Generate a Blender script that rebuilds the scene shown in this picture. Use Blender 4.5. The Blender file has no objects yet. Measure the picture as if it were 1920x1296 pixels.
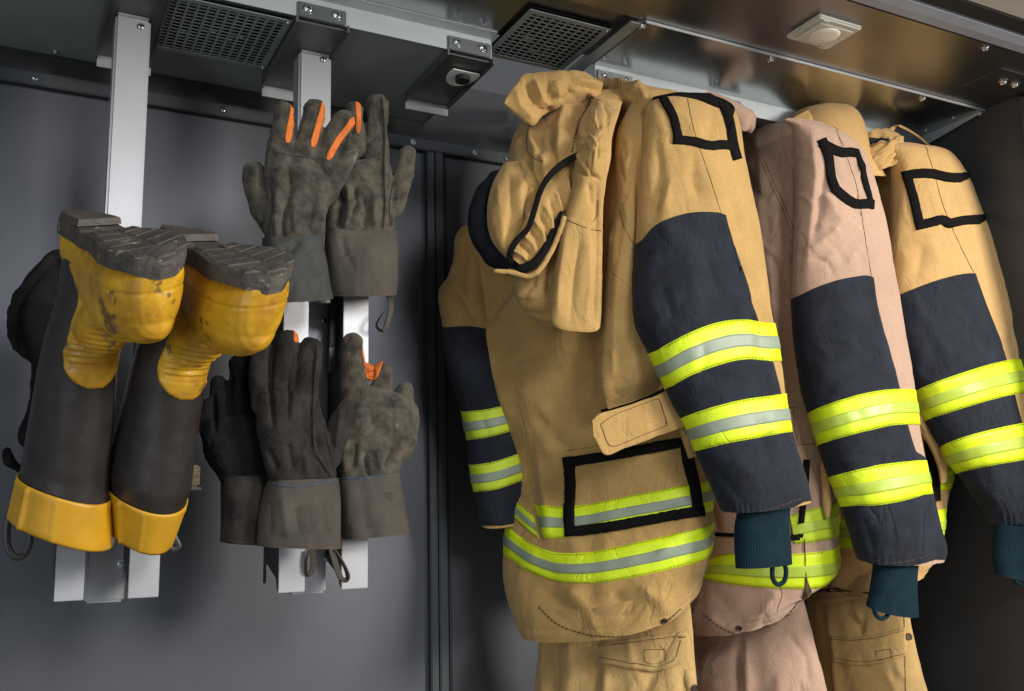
import bpy, bmesh, math, random
import numpy as np
from mathutils import Vector, Matrix
from mathutils.bvhtree import BVHTree
random.seed(7); rng = np.random.RandomState(7)
scene = bpy.context.scene
COL = scene.collection
# ---------------------------------------------------------------- camera
F = 1820.23
M = np.array([[0.8867563241462617, -0.0627934316525518, -0.45795218803703336],
              [-0.46162079974061965, -0.17144951051346932, -0.8703512524214132],
              [-0.023863336594884765, 0.9831897325979295, -0.18102069185750877]])
CAM = np.array([0.0, -1.92, 1.5])
cd = bpy.data.cameras.new('camera'); cam = bpy.data.objects.new('camera', cd); COL.objects.link(cam)
cam.matrix_world = Matrix([[*M[0], CAM[0]], [*M[1], CAM[1]], [*M[2], CAM[2]], [0, 0, 0, 1]])
cd.sensor_width = 36; cd.lens = F / 1920 * 36; cd.clip_start = 0.05; cd.clip_end = 60
scene.camera = cam
# ---------------------------------------------------------------- world, lamps, exposure
w = bpy.data.worlds.new('World'); scene.world = w; w.use_nodes = True
w.node_tree.nodes['Background'].inputs[0].default_value = (0.72, 0.80, 0.90, 1)
w.node_tree.nodes['Background'].inputs[1].default_value = 0.40
def lamp(name, loc, target, sx, sy, power, col):
    l = bpy.data.lights.new(name, 'AREA'); l.shape = 'RECTANGLE'; l.size = sx; l.size_y = sy; l.energy = power; l.color = col
    o = bpy.data.objects.new(name, l); COL.objects.link(o); o.location = loc
    o.rotation_euler = (Vector(target) - Vector(loc)).to_track_quat('-Z', 'Y').to_euler()
    return o
lamp('bay_door_light', (3.1, -3.4, 2.35), (1.2, -0.3, 1.7), 0.9, 1.0, 150, (1.0, 0.955, 0.89))
lamp('garage_tube_light', (1.05, -3.7, 2.95), (0.6, 0, 1.6), 0.85, 0.9, 50, (0.97, 0.97, 1.0))
lamp('low_fill_light', (-1.9, -3.0, 1.3), (0.9, -0.2, 1.6), 1.1, 1.6, 26, (0.85, 0.93, 1.0))
scene.view_settings.view_transform = 'Standard'; scene.view_settings.look = 'None'
scene.view_settings.exposure = 0.0; scene.view_settings.gamma = 1
scene.render.engine = 'CYCLES'
scene.cycles.max_bounces = 6
# ---------------------------------------------------------------- helpers: pixels to places on a plane a given distance from the wall
def rays(x, y):
    x = np.asarray(x, float); y = np.asarray(y, float)
    d = np.stack([(x - 960) / F, -(y - 648) / F, -np.ones_like(x)], -1)
    return d @ M.T
def P(x, y, Y):
    d = rays(x, y); t = (np.asarray(Y, float) - CAM[1]) / d[..., 1]
    return CAM + d * t[..., None]
def proj(p):
    v = (p - CAM) @ M
    return 960 - F * v[..., 0] / v[..., 2], 648 + F * v[..., 1] / v[..., 2], -v[..., 2]
def unit(v):
    return v / np.maximum(np.linalg.norm(v, axis=-1, keepdims=True), 1e-12)
def snoise(p, s, seed, n=14):
    r = np.random.RandomState(seed); q = p / s; o = np.zeros(q.shape[:-1])
    w_ = np.stack([np.sin(q @ r.normal(size=3) * 0.9 + r.uniform(0, 6)) for _ in range(3)], -1)
    q = q + 0.6 * w_
    for i in range(n):
        k = r.normal(size=3); k *= (0.6 + 1.2 * r.rand()) * 2.0 / np.linalg.norm(k)
        o += np.sin(q @ k + r.uniform(0, 6.28))
    return o / math.sqrt(n)
# ---------------------------------------------------------------- materials
def mat(name, col, rough=0.5, metal=0.0, var=0.12, vscale=6, col2=None, bump=0.0, bscale=200, weave=0.0, wscale=900, coat=0.0, sheen=0.0, spec=0.5,
        aniso=None, spots=None, trans=0.0, rvar=0.0, mid=0.5, wid=0.25, wrinkle=None, fleck=0.0, scuff=None):
    m = bpy.data.materials.new(name); m.use_nodes = True; N = m.node_tree.nodes; L = m.node_tree.links
    b = N['Principled BSDF']; b.inputs['Roughness'].default_value = rough; b.inputs['Metallic'].default_value = metal
    b.inputs['Specular IOR Level'].default_value = spec; b.inputs['Coat Weight'].default_value = coat
    b.inputs['Sheen Weight'].default_value = sheen; b.inputs['Transmission Weight'].default_value = trans
    tc = N.new('ShaderNodeTexCoord'); mp = N.new('ShaderNodeMapping'); L.new(tc.outputs['Object'], mp.inputs[0])
    if aniso: mp.inputs['Scale'].default_value = aniso
    nz = N.new('ShaderNodeTexNoise'); nz.inputs['Scale'].default_value = vscale; nz.inputs['Detail'].default_value = 7; nz.inputs['Roughness'].default_value = 0.62
    L.new(mp.outputs[0], nz.inputs['Vector'])
    rp = N.new('ShaderNodeValToRGB'); L.new(nz.outputs['Fac'], rp.inputs[0])
    c2 = col2 if col2 else tuple(c * (1 - var) for c in col)
    c1 = col if col2 else tuple(min(1, c * (1 + var * 0.6)) for c in col)
    rp.color_ramp.elements[0].position = mid - wid; rp.color_ramp.elements[0].color = (*c2, 1)
    rp.color_ramp.elements[1].position = mid + wid; rp.color_ramp.elements[1].color = (*c1, 1)
    out = rp.outputs[0]
    if spots:
        sc, thr, scol = spots
        n2 = N.new('ShaderNodeTexNoise'); n2.inputs['Scale'].default_value = sc; n2.inputs['Detail'].default_value = 8; n2.inputs['Roughness'].default_value = 0.7
        L.new(tc.outputs['Object'], n2.inputs['Vector'])
        r2 = N.new('ShaderNodeValToRGB'); r2.color_ramp.elements[0].position = thr; r2.color_ramp.elements[1].position = thr + 0.07
        L.new(n2.outputs['Fac'], r2.inputs[0]); mx = N.new('ShaderNodeMixRGB'); L.new(r2.outputs[0], mx.inputs[0]); L.new(out, mx.inputs[1]); mx.inputs[2].default_value = (*scol, 1)
        out = mx.outputs[0]
    if fleck:
        n3 = N.new('ShaderNodeTexNoise'); n3.inputs['Scale'].default_value = 520; n3.inputs['Detail'].default_value = 3; L.new(tc.outputs['Object'], n3.inputs['Vector'])
        r3 = N.new('ShaderNodeMapRange'); r3.inputs[1].default_value = 0.3; r3.inputs[2].default_value = 0.7; r3.inputs[3].default_value = 1 - fleck; r3.inputs[4].default_value = 1 + fleck; L.new(n3.outputs['Fac'], r3.inputs[0])
        m3 = N.new('ShaderNodeVectorMath'); m3.operation = 'SCALE'; L.new(out, m3.inputs[0]); L.new(r3.outputs[0], m3.inputs['Scale']); out = m3.outputs[0]
    L.new(out, b.inputs['Base Color'])
    if rvar:
        mr = N.new('ShaderNodeMapRange'); mr.inputs[3].default_value = max(0.02, rough - rvar); mr.inputs[4].default_value = rough + rvar
        L.new(nz.outputs['Fac'], mr.inputs[0]); L.new(mr.outputs[0], b.inputs['Roughness'])
    h = None
    if bump:
        nb = N.new('ShaderNodeTexNoise'); nb.inputs['Scale'].default_value = bscale; nb.inputs['Detail'].default_value = 5; L.new(tc.outputs['Object'], nb.inputs['Vector'])
        bp = N.new('ShaderNodeBump'); bp.inputs['Strength'].default_value = bump; bp.inputs['Distance'].default_value = 0.002
        L.new(nb.outputs['Fac'], bp.inputs['Height']); h = bp
    if wrinkle:
        for wsc, dist, asp in wrinkle:
            m4 = N.new('ShaderNodeMapping'); m4.inputs['Scale'].default_value = (1, 1, asp); m4.inputs['Rotation'].default_value = (0.35, 0.25, 0.5); L.new(tc.outputs['Object'], m4.inputs[0])
            nw = N.new('ShaderNodeTexNoise'); nw.inputs['Scale'].default_value = wsc; nw.inputs['Detail'].default_value = 3; nw.inputs['Roughness'].default_value = 0.45; nw.inputs['Distortion'].default_value = 0.8; L.new(m4.outputs[0], nw.inputs['Vector'])
            ab = N.new('ShaderNodeMath'); ab.operation = 'SUBTRACT'; ab.inputs[1].default_value = 0.5; L.new(nw.outputs['Fac'], ab.inputs[0])
            a2 = N.new('ShaderNodeMath'); a2.operation = 'ABSOLUTE'; L.new(ab.outputs[0], a2.inputs[0])
            a3 = N.new('ShaderNodeMapRange'); a3.interpolation_type = 'SMOOTHSTEP'; a3.inputs[1].default_value = 0.0; a3.inputs[2].default_value = 0.075; L.new(a2.outputs[0], a3.inputs[0])
            nm = N.new('ShaderNodeTexNoise'); nm.inputs['Scale'].default_value = wsc * .45; nm.inputs['Detail'].default_value = 1; L.new(tc.outputs['Object'], nm.inputs['Vector'])
            mm = N.new('ShaderNodeMapRange'); mm.inputs[1].default_value = 0.45; mm.inputs[2].default_value = 0.68; L.new(nm.outputs['Fac'], mm.inputs[0])
            bp = N.new('ShaderNodeBump'); bp.inputs['Distance'].default_value = dist; L.new(a3.outputs[0], bp.inputs['Height']); L.new(mm.outputs[0], bp.inputs['Strength'])
            if h: L.new(h.outputs[0], bp.inputs['Normal'])
            h = bp
    if weave:
        prev = h
        for dr in ('X', 'Z'):
            wv = N.new('ShaderNodeTexWave'); wv.bands_direction = dr; wv.inputs['Scale'].default_value = wscale / 6.28; wv.inputs['Distortion'].default_value = 1.2; wv.inputs['Detail'].default_value = 1
            L.new(tc.outputs['Object'], wv.inputs['Vector'])
            bp = N.new('ShaderNodeBump'); bp.inputs['Strength'].default_value = weave; bp.inputs['Distance'].default_value = 0.0006
            L.new(wv.outputs['Fac'], bp.inputs['Height'])
            if prev: L.new(prev.outputs[0], bp.inputs['Normal'])
            prev = bp
        h = prev
    if h: L.new(h.outputs[0], b.inputs['Normal'])
    return m
MT = {}
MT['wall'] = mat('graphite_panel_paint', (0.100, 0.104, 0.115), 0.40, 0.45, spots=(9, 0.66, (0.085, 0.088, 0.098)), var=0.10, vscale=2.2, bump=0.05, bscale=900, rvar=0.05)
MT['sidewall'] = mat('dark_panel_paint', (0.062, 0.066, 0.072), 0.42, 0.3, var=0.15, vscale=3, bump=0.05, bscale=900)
MT['frame'] = mat('frame_paint', (0.075, 0.082, 0.088), 0.4, 0.4, var=0.1, vscale=5)
MT['groove'] = mat('cavity_shade_black', (0.008, 0.008, 0.008), 0.8)
MT['ceil'] = mat('satin_steel_sheet', (0.27, 0.278, 0.285), 0.33, 1.0, var=0.16, vscale=2.5, bump=0.03, bscale=60, rvar=0.05)
MT['ceil2'] = mat('bright_steel_sheet', (0.44, 0.46, 0.46), 0.25, 1.0, var=0.10, vscale=3, bump=0.03, bscale=60, rvar=0.05)
MT['lip'] = mat('galvanised_lip', (0.50, 0.54, 0.55), 0.5, 0.4, var=0.08, vscale=20)
MT['under'] = mat('dark_box_underside', (0.30, 0.33, 0.325), 0.5, 0.35, var=0.12, vscale=4)
MT['under2'] = mat('black_recess', (0.022, 0.023, 0.024), 0.5, 0.2)
MT['bracket'] = mat('bracket_steel', (0.15, 0.148, 0.145), 0.42, 0.6, var=0.15, vscale=14, bump=0.05, bscale=400)
MT['plate'] = mat('bracket_plate_zinc', (0.24, 0.25, 0.26), 0.38, 0.8, var=0.1, vscale=30)
MT['tabend'] = mat('bracket_end_zinc', (0.5, 0.5, 0.5), 0.4, 0.5)
MT['bolt'] = mat('zinc_bolt', (0.75, 0.76, 0.76), 0.16, 1.0, var=0.1, vscale=80)
MT['boltdark'] = mat('bolt_socket', (0.01, 0.01, 0.01), 0.6)
MT['pole'] = mat('silver_powder_coat', (0.40, 0.40, 0.41), 0.36, 0.35, var=0.06, vscale=9, bump=0.12, bscale=1400)
MT['poleside'] = mat('black_side_channel', (0.028, 0.030, 0.031), 0.5, 0.2, var=0.2, vscale=12)
MT['white'] = mat('white_header', (0.62, 0.58, 0.52), 0.5, var=0.04)
MT['seal'] = mat('black_rubber_seal', (0.010, 0.011, 0.011), 0.7)
MT['fascia'] = mat('front_rail_aluminium', (0.36, 0.38, 0.44), 0.5, 0.2, var=0.12, vscale=9)
MT['floor'] = mat('floor_dark', (0.20, 0.185, 0.17), 0.6, var=0.2, vscale=1.5)
MT['foil'] = mat('crumpled_foil', (0.8, 0.8, 0.78), 0.15, 1.0, bump=1.0, bscale=40)
# ---------------------------------------------------------------- object helpers
def tag(o, label=None, cat=None, group=None, kind=None):
    if label: o['label'] = label
    if cat: o['category'] = cat
    if group: o['group'] = group
    if kind: o['kind'] = kind
    return o
def empty(name, loc, label, cat, group=None):
    o = bpy.data.objects.new(name, None); COL.objects.link(o); o.location = [float(v) for v in loc]; o.empty_display_size = 0.05
    return tag(o, label, cat, group)
def link(name, me, m, parent=None, smooth=True):
    o = bpy.data.objects.new(name, me); COL.objects.link(o)
    if m is not None:
        me.materials.clear()
        for q in (m if isinstance(m, (list, tuple)) else [m]): me.materials.append(MT[q] if isinstance(q, str) else q)
    if smooth and len(me.polygons): me.polygons.foreach_set('use_smooth', np.ones(len(me.polygons), bool))
    if parent is not None: setpar(o, parent)
    return o
def root_off(p):
    v = Vector((0, 0, 0))
    while p is not None: v = v + p.location + (p.matrix_parent_inverse.translation if p.parent else Vector((0, 0, 0))); p = p.parent
    return v
def setpar(o, parent):
    o.parent = parent; o.matrix_parent_inverse = Matrix.Translation(-root_off(parent))
def mesh_np(name, V, Fs):
    me = bpy.data.meshes.new(name); me.from_pydata([tuple(map(float, v)) for v in V], [], [tuple(map(int, f)) for f in Fs]); me.update(); return me
class BM:
    def __init__(s): s.bm = bmesh.new()
    def box(s, lo, hi, bev=0.0, mi=0):
        lo = Vector(lo); hi = Vector(hi)
        r = bmesh.ops.create_cube(s.bm, size=1.0, matrix=Matrix.Translation((lo + hi) / 2) @ Matrix.Diagonal((*(hi - lo), 1)))
        if bev:
            es = list({e for v in r['verts'] for e in v.link_edges}); bmesh.ops.bevel(s.bm, geom=es, offset=bev, segments=2, affect='EDGES')
        return s
    def cyl(s, c, ax, r, h, n=16, r2=None, mi=0):
        q = Vector(ax).to_track_quat('Z', 'Y').to_matrix().to_4x4()
        rr = bmesh.ops.create_cone(s.bm, cap_ends=True, segments=n, radius1=r, radius2=r if r2 is None else r2, depth=h, matrix=Matrix.Translation(Vector(c) + Vector(ax).normalized() * h / 2) @ q)
        for v in rr['verts']:
            for f in v.link_faces: f.material_index = mi
        return s
    def sph(s, c, r, sc=(1, 1, 1), n=12, mi=0):
        rr = bmesh.ops.create_uvsphere(s.bm, u_segments=n, v_segments=n // 2 + 2, radius=r, matrix=Matrix.Translation(c) @ Matrix.Diagonal((*sc, 1)))
        for v in rr['verts']:
            for f in v.link_faces: f.material_index = mi
        return s
    def prism(s, pts, ex, bev=0):
        vs = [s.bm.verts.new(p) for p in pts]; f = s.bm.faces.new(vs)
        r = bmesh.ops.extrude_face_region(s.bm, geom=[f]); nv = [g for g in r['geom'] if isinstance(g, bmesh.types.BMVert)]
        bmesh.ops.translate(s.bm, verts=nv, vec=ex)
        bmesh.ops.recalc_face_normals(s.bm, faces=s.bm.faces)
        return s
    def done(s, name, m, parent=None, smooth=False, auto=False):
        me = bpy.data.meshes.new(name); s.bm.to_mesh(me); s.bm.free()
        o = link(name, me, m, parent, smooth)
        return o
def box(name, lo, hi, m, parent=None, bev=0.0): return BM().box(lo, hi, bev).done(name, m, parent)
_bolt_me = {}
def bolt(c, ax, r=0.0062, parent=None, socket=True, name='bolt'):
    key = (tuple(ax), r, socket)
    if key not in _bolt_me:
        b = BM(); a = Vector(ax)
        b.cyl((0, 0, 0), ax, r * 1.45, 0.0012, 20); b.cyl(a * 0.0012, ax, r, r * 0.55, 20, r * 0.9)
        b.cyl(a * (0.0012 + r * 0.55), ax, r * 0.9, r * 0.28, 20, r * 0.6)
        if socket: b.cyl(a * (0.0012 + r * 0.83), ax, r * 0.36, 0.0003, 6, mi=1)
        me = bpy.data.meshes.new('bolt'); b.bm.to_mesh(me); b.bm.free(); me.materials.append(MT['bolt']); me.materials.append(MT['boltdark']); _bolt_me[key] = me
    o = bpy.data.objects.new(name, _bolt_me[key]); COL.objects.link(o)
    if parent is None: o.location = c
    else:
        o.parent = parent; o.matrix_parent_inverse = Matrix.Identity(4); o.location = Vector(c) - root_off(parent)
    return o
# ================================================================ the locker (setting)
H1, H2, YF, YS, YE, XR = 2.394, 2.435, -0.350, -0.536, -0.757, 2.003
struct = lambda o: tag(o, kind='structure')
struct(box('floor', (-6, -8, -0.05), (8, 0.3, 0), 'floor'))
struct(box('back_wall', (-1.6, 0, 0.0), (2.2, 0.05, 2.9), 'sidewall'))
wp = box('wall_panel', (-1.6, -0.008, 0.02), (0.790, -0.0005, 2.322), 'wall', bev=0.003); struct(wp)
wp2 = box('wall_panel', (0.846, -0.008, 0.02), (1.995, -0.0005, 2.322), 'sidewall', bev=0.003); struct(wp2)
ps = box('partition_post', (0.7995, -0.016, 0.02), (0.8165, -0.0005, 2.330), 'frame', bev=0.002); struct(ps)
ps = box('partition_post', (0.8195, -0.016, 0.02), (0.8385, -0.0005, 2.330), 'frame', bev=0.002); struct(ps)
rail = box('wall_top_rail', (-1.6, -0.020, 2.326), (1.995, -0.001, 2.352), 'sidewall', bev=0.002); struct(rail)
rail2 = box('wall_upper_band', (-1.6, -0.012, 2.354), (1.995, -0.001, 2.50), 'under2'); struct(rail2)
for px_, py_ in ((65, 160), (418, 210), (774, 209), (890, 282), (948, 241)):
    q = P(px_, py_, -0.0205); bolt(Vector((float(q[0]), -0.0205, 2.339)), (0, -1, 0), 0.0042, rail)
# side wall and its front post
sw = box('side_wall', (XR, -0.62, 0), (XR + 0.04, 0, 2.60), 'sidewall'); struct(sw)
sp = box('side_post', (XR - 0.004, -0.70, 0), (XR + 0.05, -0.6205, 2.428), 'frame', bev=0.004); struct(sp)
# ceiling sheets
def sheet(name, lo, hi, m): return struct(box(name, lo, hi, m, bev=0.0015))
sheet('ceiling', (-1.6, YE, H2), (XR + 0.2, YS - 0.0005, H2 + 0.006), 'ceil')
sheet('ceiling_centre_panel', (0.80, YS, H2 + 0.012), (1.028, YF + 0.0005, H2 + 0.018), 'ceil')
sheet('ceiling_left_panel', (-1.6, YS, H2 + 0.001), (0.797, YF - 0.0305, H2 + 0.007), 'ceil2')
rp_ = sheet('ceiling_rear_panel', (1.030, YS - 0.002, H2 - 0.0045), (XR - 0.004, YF + 0.001, H2 - 0.001), 'ceil2')
sheet('ceiling_riser', (1.0285, YS - 0.001, H2 - 0.001), (1.0335, -0.05, H2 + 0.03), 'under')
sheet('riser_face', (1.001, YS + 0.004, H2 - 0.006), (1.0275, -0.06, H2 - 0.0035), 'under')
for px_, py_ in ((1203, 45), (1443, 104), (1727, 179), (1834, 208)):
    q = P(px_, py_, YS); bolt((float(P(px_, py_, -0.522)[0]), -0.525, H2 - 0.0046), (0, 0, -1), 0.0066, rp_)
bolt((1.965, -0.48, H2 - 0.0046), (0, 0, -1), 0.0035, rp_); bolt((1.965, -0.40, H2 - 0.0046), (0, 0, -1), 0.0035, rp_)
gp = sheet('ceiling_end_plate', (1.84, -0.70, H2 - 0.0025), (XR + 0.15, -0.6, H2 - 0.0005), 'ceil')
bolt((1.903, -0.657, H2 - 0.0026), (0, 0, -1), 0.0075, gp); bolt((1.940, -0.659, H2 - 0.0026), (0, 0, -1), 0.0075, gp)
cb = bolt((1.731, -0.742, H2), (0, 0, -1), 0.0062, bpy.data.objects['ceiling'])
struct(box('panel_edge_trim', (1.030, YS - 0.0055, H2 - 0.0065), (XR - 0.004, YS - 0.0022, H2 - 0.0008), 'tabend', bev=.0006))
# end flange of the rear panel, taller at the back
b = BM(); b.prism([(XR - 0.012, YS + 0.004, H2 - 0.0045), (XR - 0.012, YS + 0.004, H2 - 0.010), (XR - 0.012, YF + 0.0, H2 - 0.034), (XR - 0.012, YF, H2 - 0.0045)], (0.0015, 0, 0))
struct(b.done('panel_end_flange', 'lip'))
# front rail, rubber seal and the header outside
b = BM(); b.prism([(-1.6, YE - 0.001, H2 + 0.004), (-1.6, YE - 0.005, H2 - 0.0015), (-1.6, YE - 0.024, H2 - 0.0005), (-1.6, YE - 0.044, H2 + 0.004), (-1.6, YE - 0.050, H2 + 0.012), (-1.6, YE - 0.030, H2 + 0.03), (-1.6, YE - 0.001, H2 + 0.03)], (5.0, 0, 0))
o = b.done('front_rail', 'fascia'); struct(o)
sheet('door_seal', (-1.6, YE - 0.088, H2 + 0.004), (3.4, YE - 0.051, H2 + 0.04), 'seal')
sheet('outer_header', (-1.6, YE - 0.50, H2 + 0.006), (3.4, YE - 0.0885, H2 + 0.05), 'white')
# fascias (the front faces of the boxes the brackets are bolted to)
def fascia(x0, x1):
    b = BM(); b.prism([(x0, YF, H1 - 0.0015), (x0, YF, H2 - 0.001), (x0, YF - 0.030, H2 + 0.0005), (x0, YF - 0.030, H2 - 0.0010), (x0, YF - 0.0015, H2 - 0.003), (x0, YF - 0.0015, H1 - 0.0015)], (x1 - x0, 0, 0))
    return struct(b.done('box_fascia', 'lip'))
fascia(-1.6, 0.796); fascia(1.035, XR - 0.014)
u1 = sheet('box_underside', (-1.6, YF + 0.0005, H1), (0.796, -0.0125, H1 + 0.004), 'under')
sheet('box_end_face', (0.7965, YF + 0.0, H1), (0.7985, -0.0125, H2 + 0.012), 'ceil2')
sheet('box_underside', (1.030, YF + 0.0005, H1), (XR - 0.014, -0.0125, H1 + 0.004), 'under')
bolt((0.040, -0.03, H1), (0, 0, -1), 0.0045, u1)
# perforated vent grilles: each strip between the holes is a real bar
def grille(x0, x1, y0, y1, z, nx, ny, label, mback):
    g = empty('vent_grille', ((x0 + x1) / 2, (y0 + y1) / 2, z), label, 'vent')
    b = BM(); t = 0.0009; bw = 0.0042; bd = 0.0030
    for i in range(1, nx):
        x = x0 + (x1 - x0) * i / nx; b.box((x - bw / 2, y0 + .004, z), (x + bw / 2, y1 - .004, z + t))
    o = b.done('grille_bars', 'under' if mback == 1 else 'plate', g); o['kind'] = 'stuff'
    b = BM()
    for j in range(1, ny):
        y = y0 + (y1 - y0) * j / ny; b.box((x0 + .004, y - bd / 2, z + 0.0001), (x1 - .004, y + bd / 2, z + t - 0.0001))
    o = b.done('grille_crossbars', 'under' if mback == 1 else 'plate', g); o['kind'] = 'stuff'
    b = BM(); e = 0.008
    b.box((x0 - e, y0 - e, z - .0003), (x0 + .004, y1 + e, z + t + .0003)); b.box((x1 - .004, y0 - e, z - .0003), (x1 + e, y1 + e, z + t + .0003))
    b.box((x0 + .004, y0 - e, z - .0003), (x1 - .004, y0 + .004, z + t + .0003)); b.box((x0 + .004, y1 - .004, z - .0003), (x1 - .004, y1 + e, z + t + .0003))
    b.done('grille_frame', 'under' if mback == 1 else 'plate', g)
    b = BM(); b.box((x0 - e, y0 - e, z + 0.0075), (x1 + e, y1 + e, z + 0.0085)); b.done('cavity_shade_sheet', 'groove', g)  # black sheet close behind the bars, standing for the shade of the cavity
    for k in range(5):
        x = random.uniform(x0 + .02, x1 - .03); y = y0 + (y1 - y0) * random.uniform(.45, .8)
        b = BM(); b.prism([(x, y, z + .003), (x + .028, y + .002, z + .006), (x + .026, y + .010, z + .004), (x + .002, y + .012, z + .0065)], (0, 0, 0.0005)); b.done('foil_scrap', 'foil', g)
    for x, y in ((x0 - .003, y1 + .002), (x1 + .003, y1 + .002), (x1 + .002, y0 - .001)): bolt((x, y, z - .0003), (0, 0, -1), 0.0032, g)
    return g
grille(0.199, 0.398, -0.338, -0.150, H1 - 0.0105, 12, 16, 'perforated dark vent grille under the box, between the two silver poles', 1)
grille(0.822, 0.985, -0.470, -0.292, H2 + 0.0015, 10, 14, 'perforated vent grille in the ceiling above the hooded jacket', 1)
# mounting brackets
MT['pale'] = mat('pale_zinc_plate', (0.82, 0.82, 0.80), 0.45, 0.1, var=.05)
def bracket(x0, wd, label, drop=0.0, yb=-0.137, eye=False):
    g = empty('mounting_bracket', (x0 + wd / 2, YF, H1), label, 'bracket', 'brackets bolted to the box fascia')
    yt = YF - 0.0032
    tb = BM().box((x0, yt - 0.0022, H1 - 0.002), (x0 + wd, yt, H1 + 0.026), 0.0008).done('mounting_plate', 'plate', g)
    bolt((x0 + wd * 0.2, yt - 0.0022, H1 + 0.014), (0, -1, 0), 0.0064, g); bolt((x0 + wd * 0.80, yt - 0.0022, H1 + 0.014), (0, -1, 0), 0.0064, g)
    z0 = H1 - 0.012
    b = BM(); b.prism([(x0, yt, z0), (x0, yb, z0 - drop), (x0, yb, z0 - drop + 0.003), (x0, yt, z0 + 0.003)], (wd, 0, 0)); b.done('channel_web', 'bracket', g)
    for xx in (x0 - 0.0045, x0 + wd + 0.0005):
        b = BM(); b.prism([(xx, yt - 0.008, z0 - 0.006), (xx, yb, z0 - drop - 0.007), (xx, yb, H1 - 0.0015), (xx, yt - 0.008, H1 - 0.004)], (0.004, 0, 0)); b.done('channel_flange', 'bracket', g)
    b = BM(); b.box((x0 - 0.002, yb + 0.0005, z0 - drop - 0.022), (x0 + wd + 0.004, yb + 0.0025, z0 - drop + 0.002)); b.done('end_tab', 'tabend', g)
    if eye:
        c = (x0 + wd * 0.66, yt + 0.060, z0 - 0.0035)
        b = BM(); pts = [(c[0] + 0.031 * math.cos(a), c[1] + 0.050 * math.sin(a), c[2]) for a in np.linspace(0, 2 * math.pi, 28)[:-1]]
        pts = [(x, max(y, c[1] - 0.016), z) for x, y, z in pts]
        b.prism(pts, (0, 0, -0.002)); b.done('keyhole_plate', 'pale', g)
        BM().cyl((c[0], c[1] + .006, c[2] - .0021), (0, 0, -1), 0.0145, 0.010, 28).done('rubber_plug', 'boltdark', g)
    return g
bracket(0.110, 0.088, 'dark steel bracket holding the leftmost tall silver pole', 0.012, -0.10)
bracket(0.413, 0.088, 'dark steel bracket holding the silver pole behind the gloves', 0.012, -0.10)
bracket(0.703, 0.090, 'empty dark bracket with a round rubber plug', 0.0, -0.137, True)
bracket(1.026 + .012, 0.088, 'bracket above the collar of the hooded tan jacket', 0.0, -0.137)
bracket(1.335, 0.084, 'bracket behind the collar of the brown middle jacket', 0.0, -0.137)
# clear square lamp in the ceiling
MT['glass'] = mat('clear_lens', (0.95, 0.92, 0.80), 0.08, 0, var=0.02, trans=0.45, bump=0.5, bscale=130)
MT['lens'] = mat('frosted_lens', (0.92, 0.88, 0.74), 0.2, 0, var=0.1, vscale=60, bump=0.5, bscale=180)
lx0, lx1, ly0, ly1 = 1.313, 1.424, -0.703, -0.612
g = empty('ceiling_lamp', (1.368, -0.657, H2), 'clear square glass lamp set in the steel ceiling panel', 'lamp')
b = BM(); b.box((lx0, ly0, H2 - 0.010), (lx1, ly1, H2 - 0.0005), 0.003); b.done('lamp_cover', 'glass', g)
b = BM(); b.box((lx0 + .012, ly0 + .012, H2 - 0.0135), (lx1 - .012, ly1 - .012, H2 - 0.0105), 0.0012); b.done('lamp_rim', 'glass', g)
b = BM(); b.sph(((lx0 + lx1) / 2, (ly0 + ly1) / 2, H2 - 0.0138), 0.030, (1, 1, 0.15), 24); o = b.done('lamp_lens', 'lens', g, smooth=True)
for x, y in ((lx0 + .02, ly0 + .006), (lx1 - .02, ly1 - .006)):
    BM().box((x - .009, y - .004, H2 - .0125), (x + .009, y + .004, H2 - .0102), .0008).done('cover_clip', 'glass', g)
# ================================================================ soft goods toolkit
MT['tan'] = mat('tan_cloth', (0.50, 0.305, 0.102), 0.86, spots=(11, 0.66, (0.37, 0.225, 0.085)), wrinkle=((13, .0016, .5), (34, .0007, .65)), fleck=.17, var=0.17, vscale=14, weave=0.30, wscale=2600, bump=0.25, bscale=500, sheen=0.15, spec=0.2)
MT['tan_trouser'] = mat('tan_trouser_cloth', (0.56, 0.36, 0.135), 0.86, wrinkle=((13, .0016, .5), (34, .0007, .65)), fleck=.17, var=0.17, vscale=14, weave=0.30, wscale=2600, bump=0.25, bscale=500, sheen=0.15, spec=0.2)
MT['rose'] = mat('rose_tan_cloth', (0.52, 0.335, 0.232), 0.86, wrinkle=((13, .0013, .5), (36, .0006, .65)), fleck=.17, var=0.12, vscale=8, weave=0.30, wscale=2600, bump=0.25, bscale=500, sheen=0.2, spec=0.2)
MT['amber'] = mat('amber_tan_cloth', (0.60, 0.365, 0.135), 0.86, wrinkle=((13, .0013, .5), (36, .0006, .65)), fleck=.17, var=0.12, vscale=8, weave=0.30, wscale=2600, bump=0.25, bscale=500, sheen=0.15, spec=0.2)
MT['navy'] = mat('navy_cloth', (0.017, 0.020, 0.030), 0.85, spots=(120, 0.70, (0.042, 0.044, 0.052)), wrinkle=((13, .0022, .5), (34, .0010, .65)), fleck=.17, var=0.5, vscale=22, weave=0.35, wscale=2600, bump=0.3, bscale=420, sheen=0.05, spec=0.25)
MT['velcro'] = mat('black_fuzzy_strip', (0.012, 0.011, 0.010), 0.95, var=0.3, vscale=60, bump=1.0, bscale=900, sheen=0.0, spec=0.05)
MT['lining'] = mat('dark_lining', (0.010, 0.012, 0.016), 0.9, var=0.3, vscale=10, spec=0.15)
MT['yellow'] = mat('fluorescent_tape', (0.70, 0.86, 0.012), 0.5, var=0.10, vscale=26, wrinkle=((24, .0006, .7),), fleck=.06, bump=0.3, bscale=300, spec=0.4)
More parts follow.
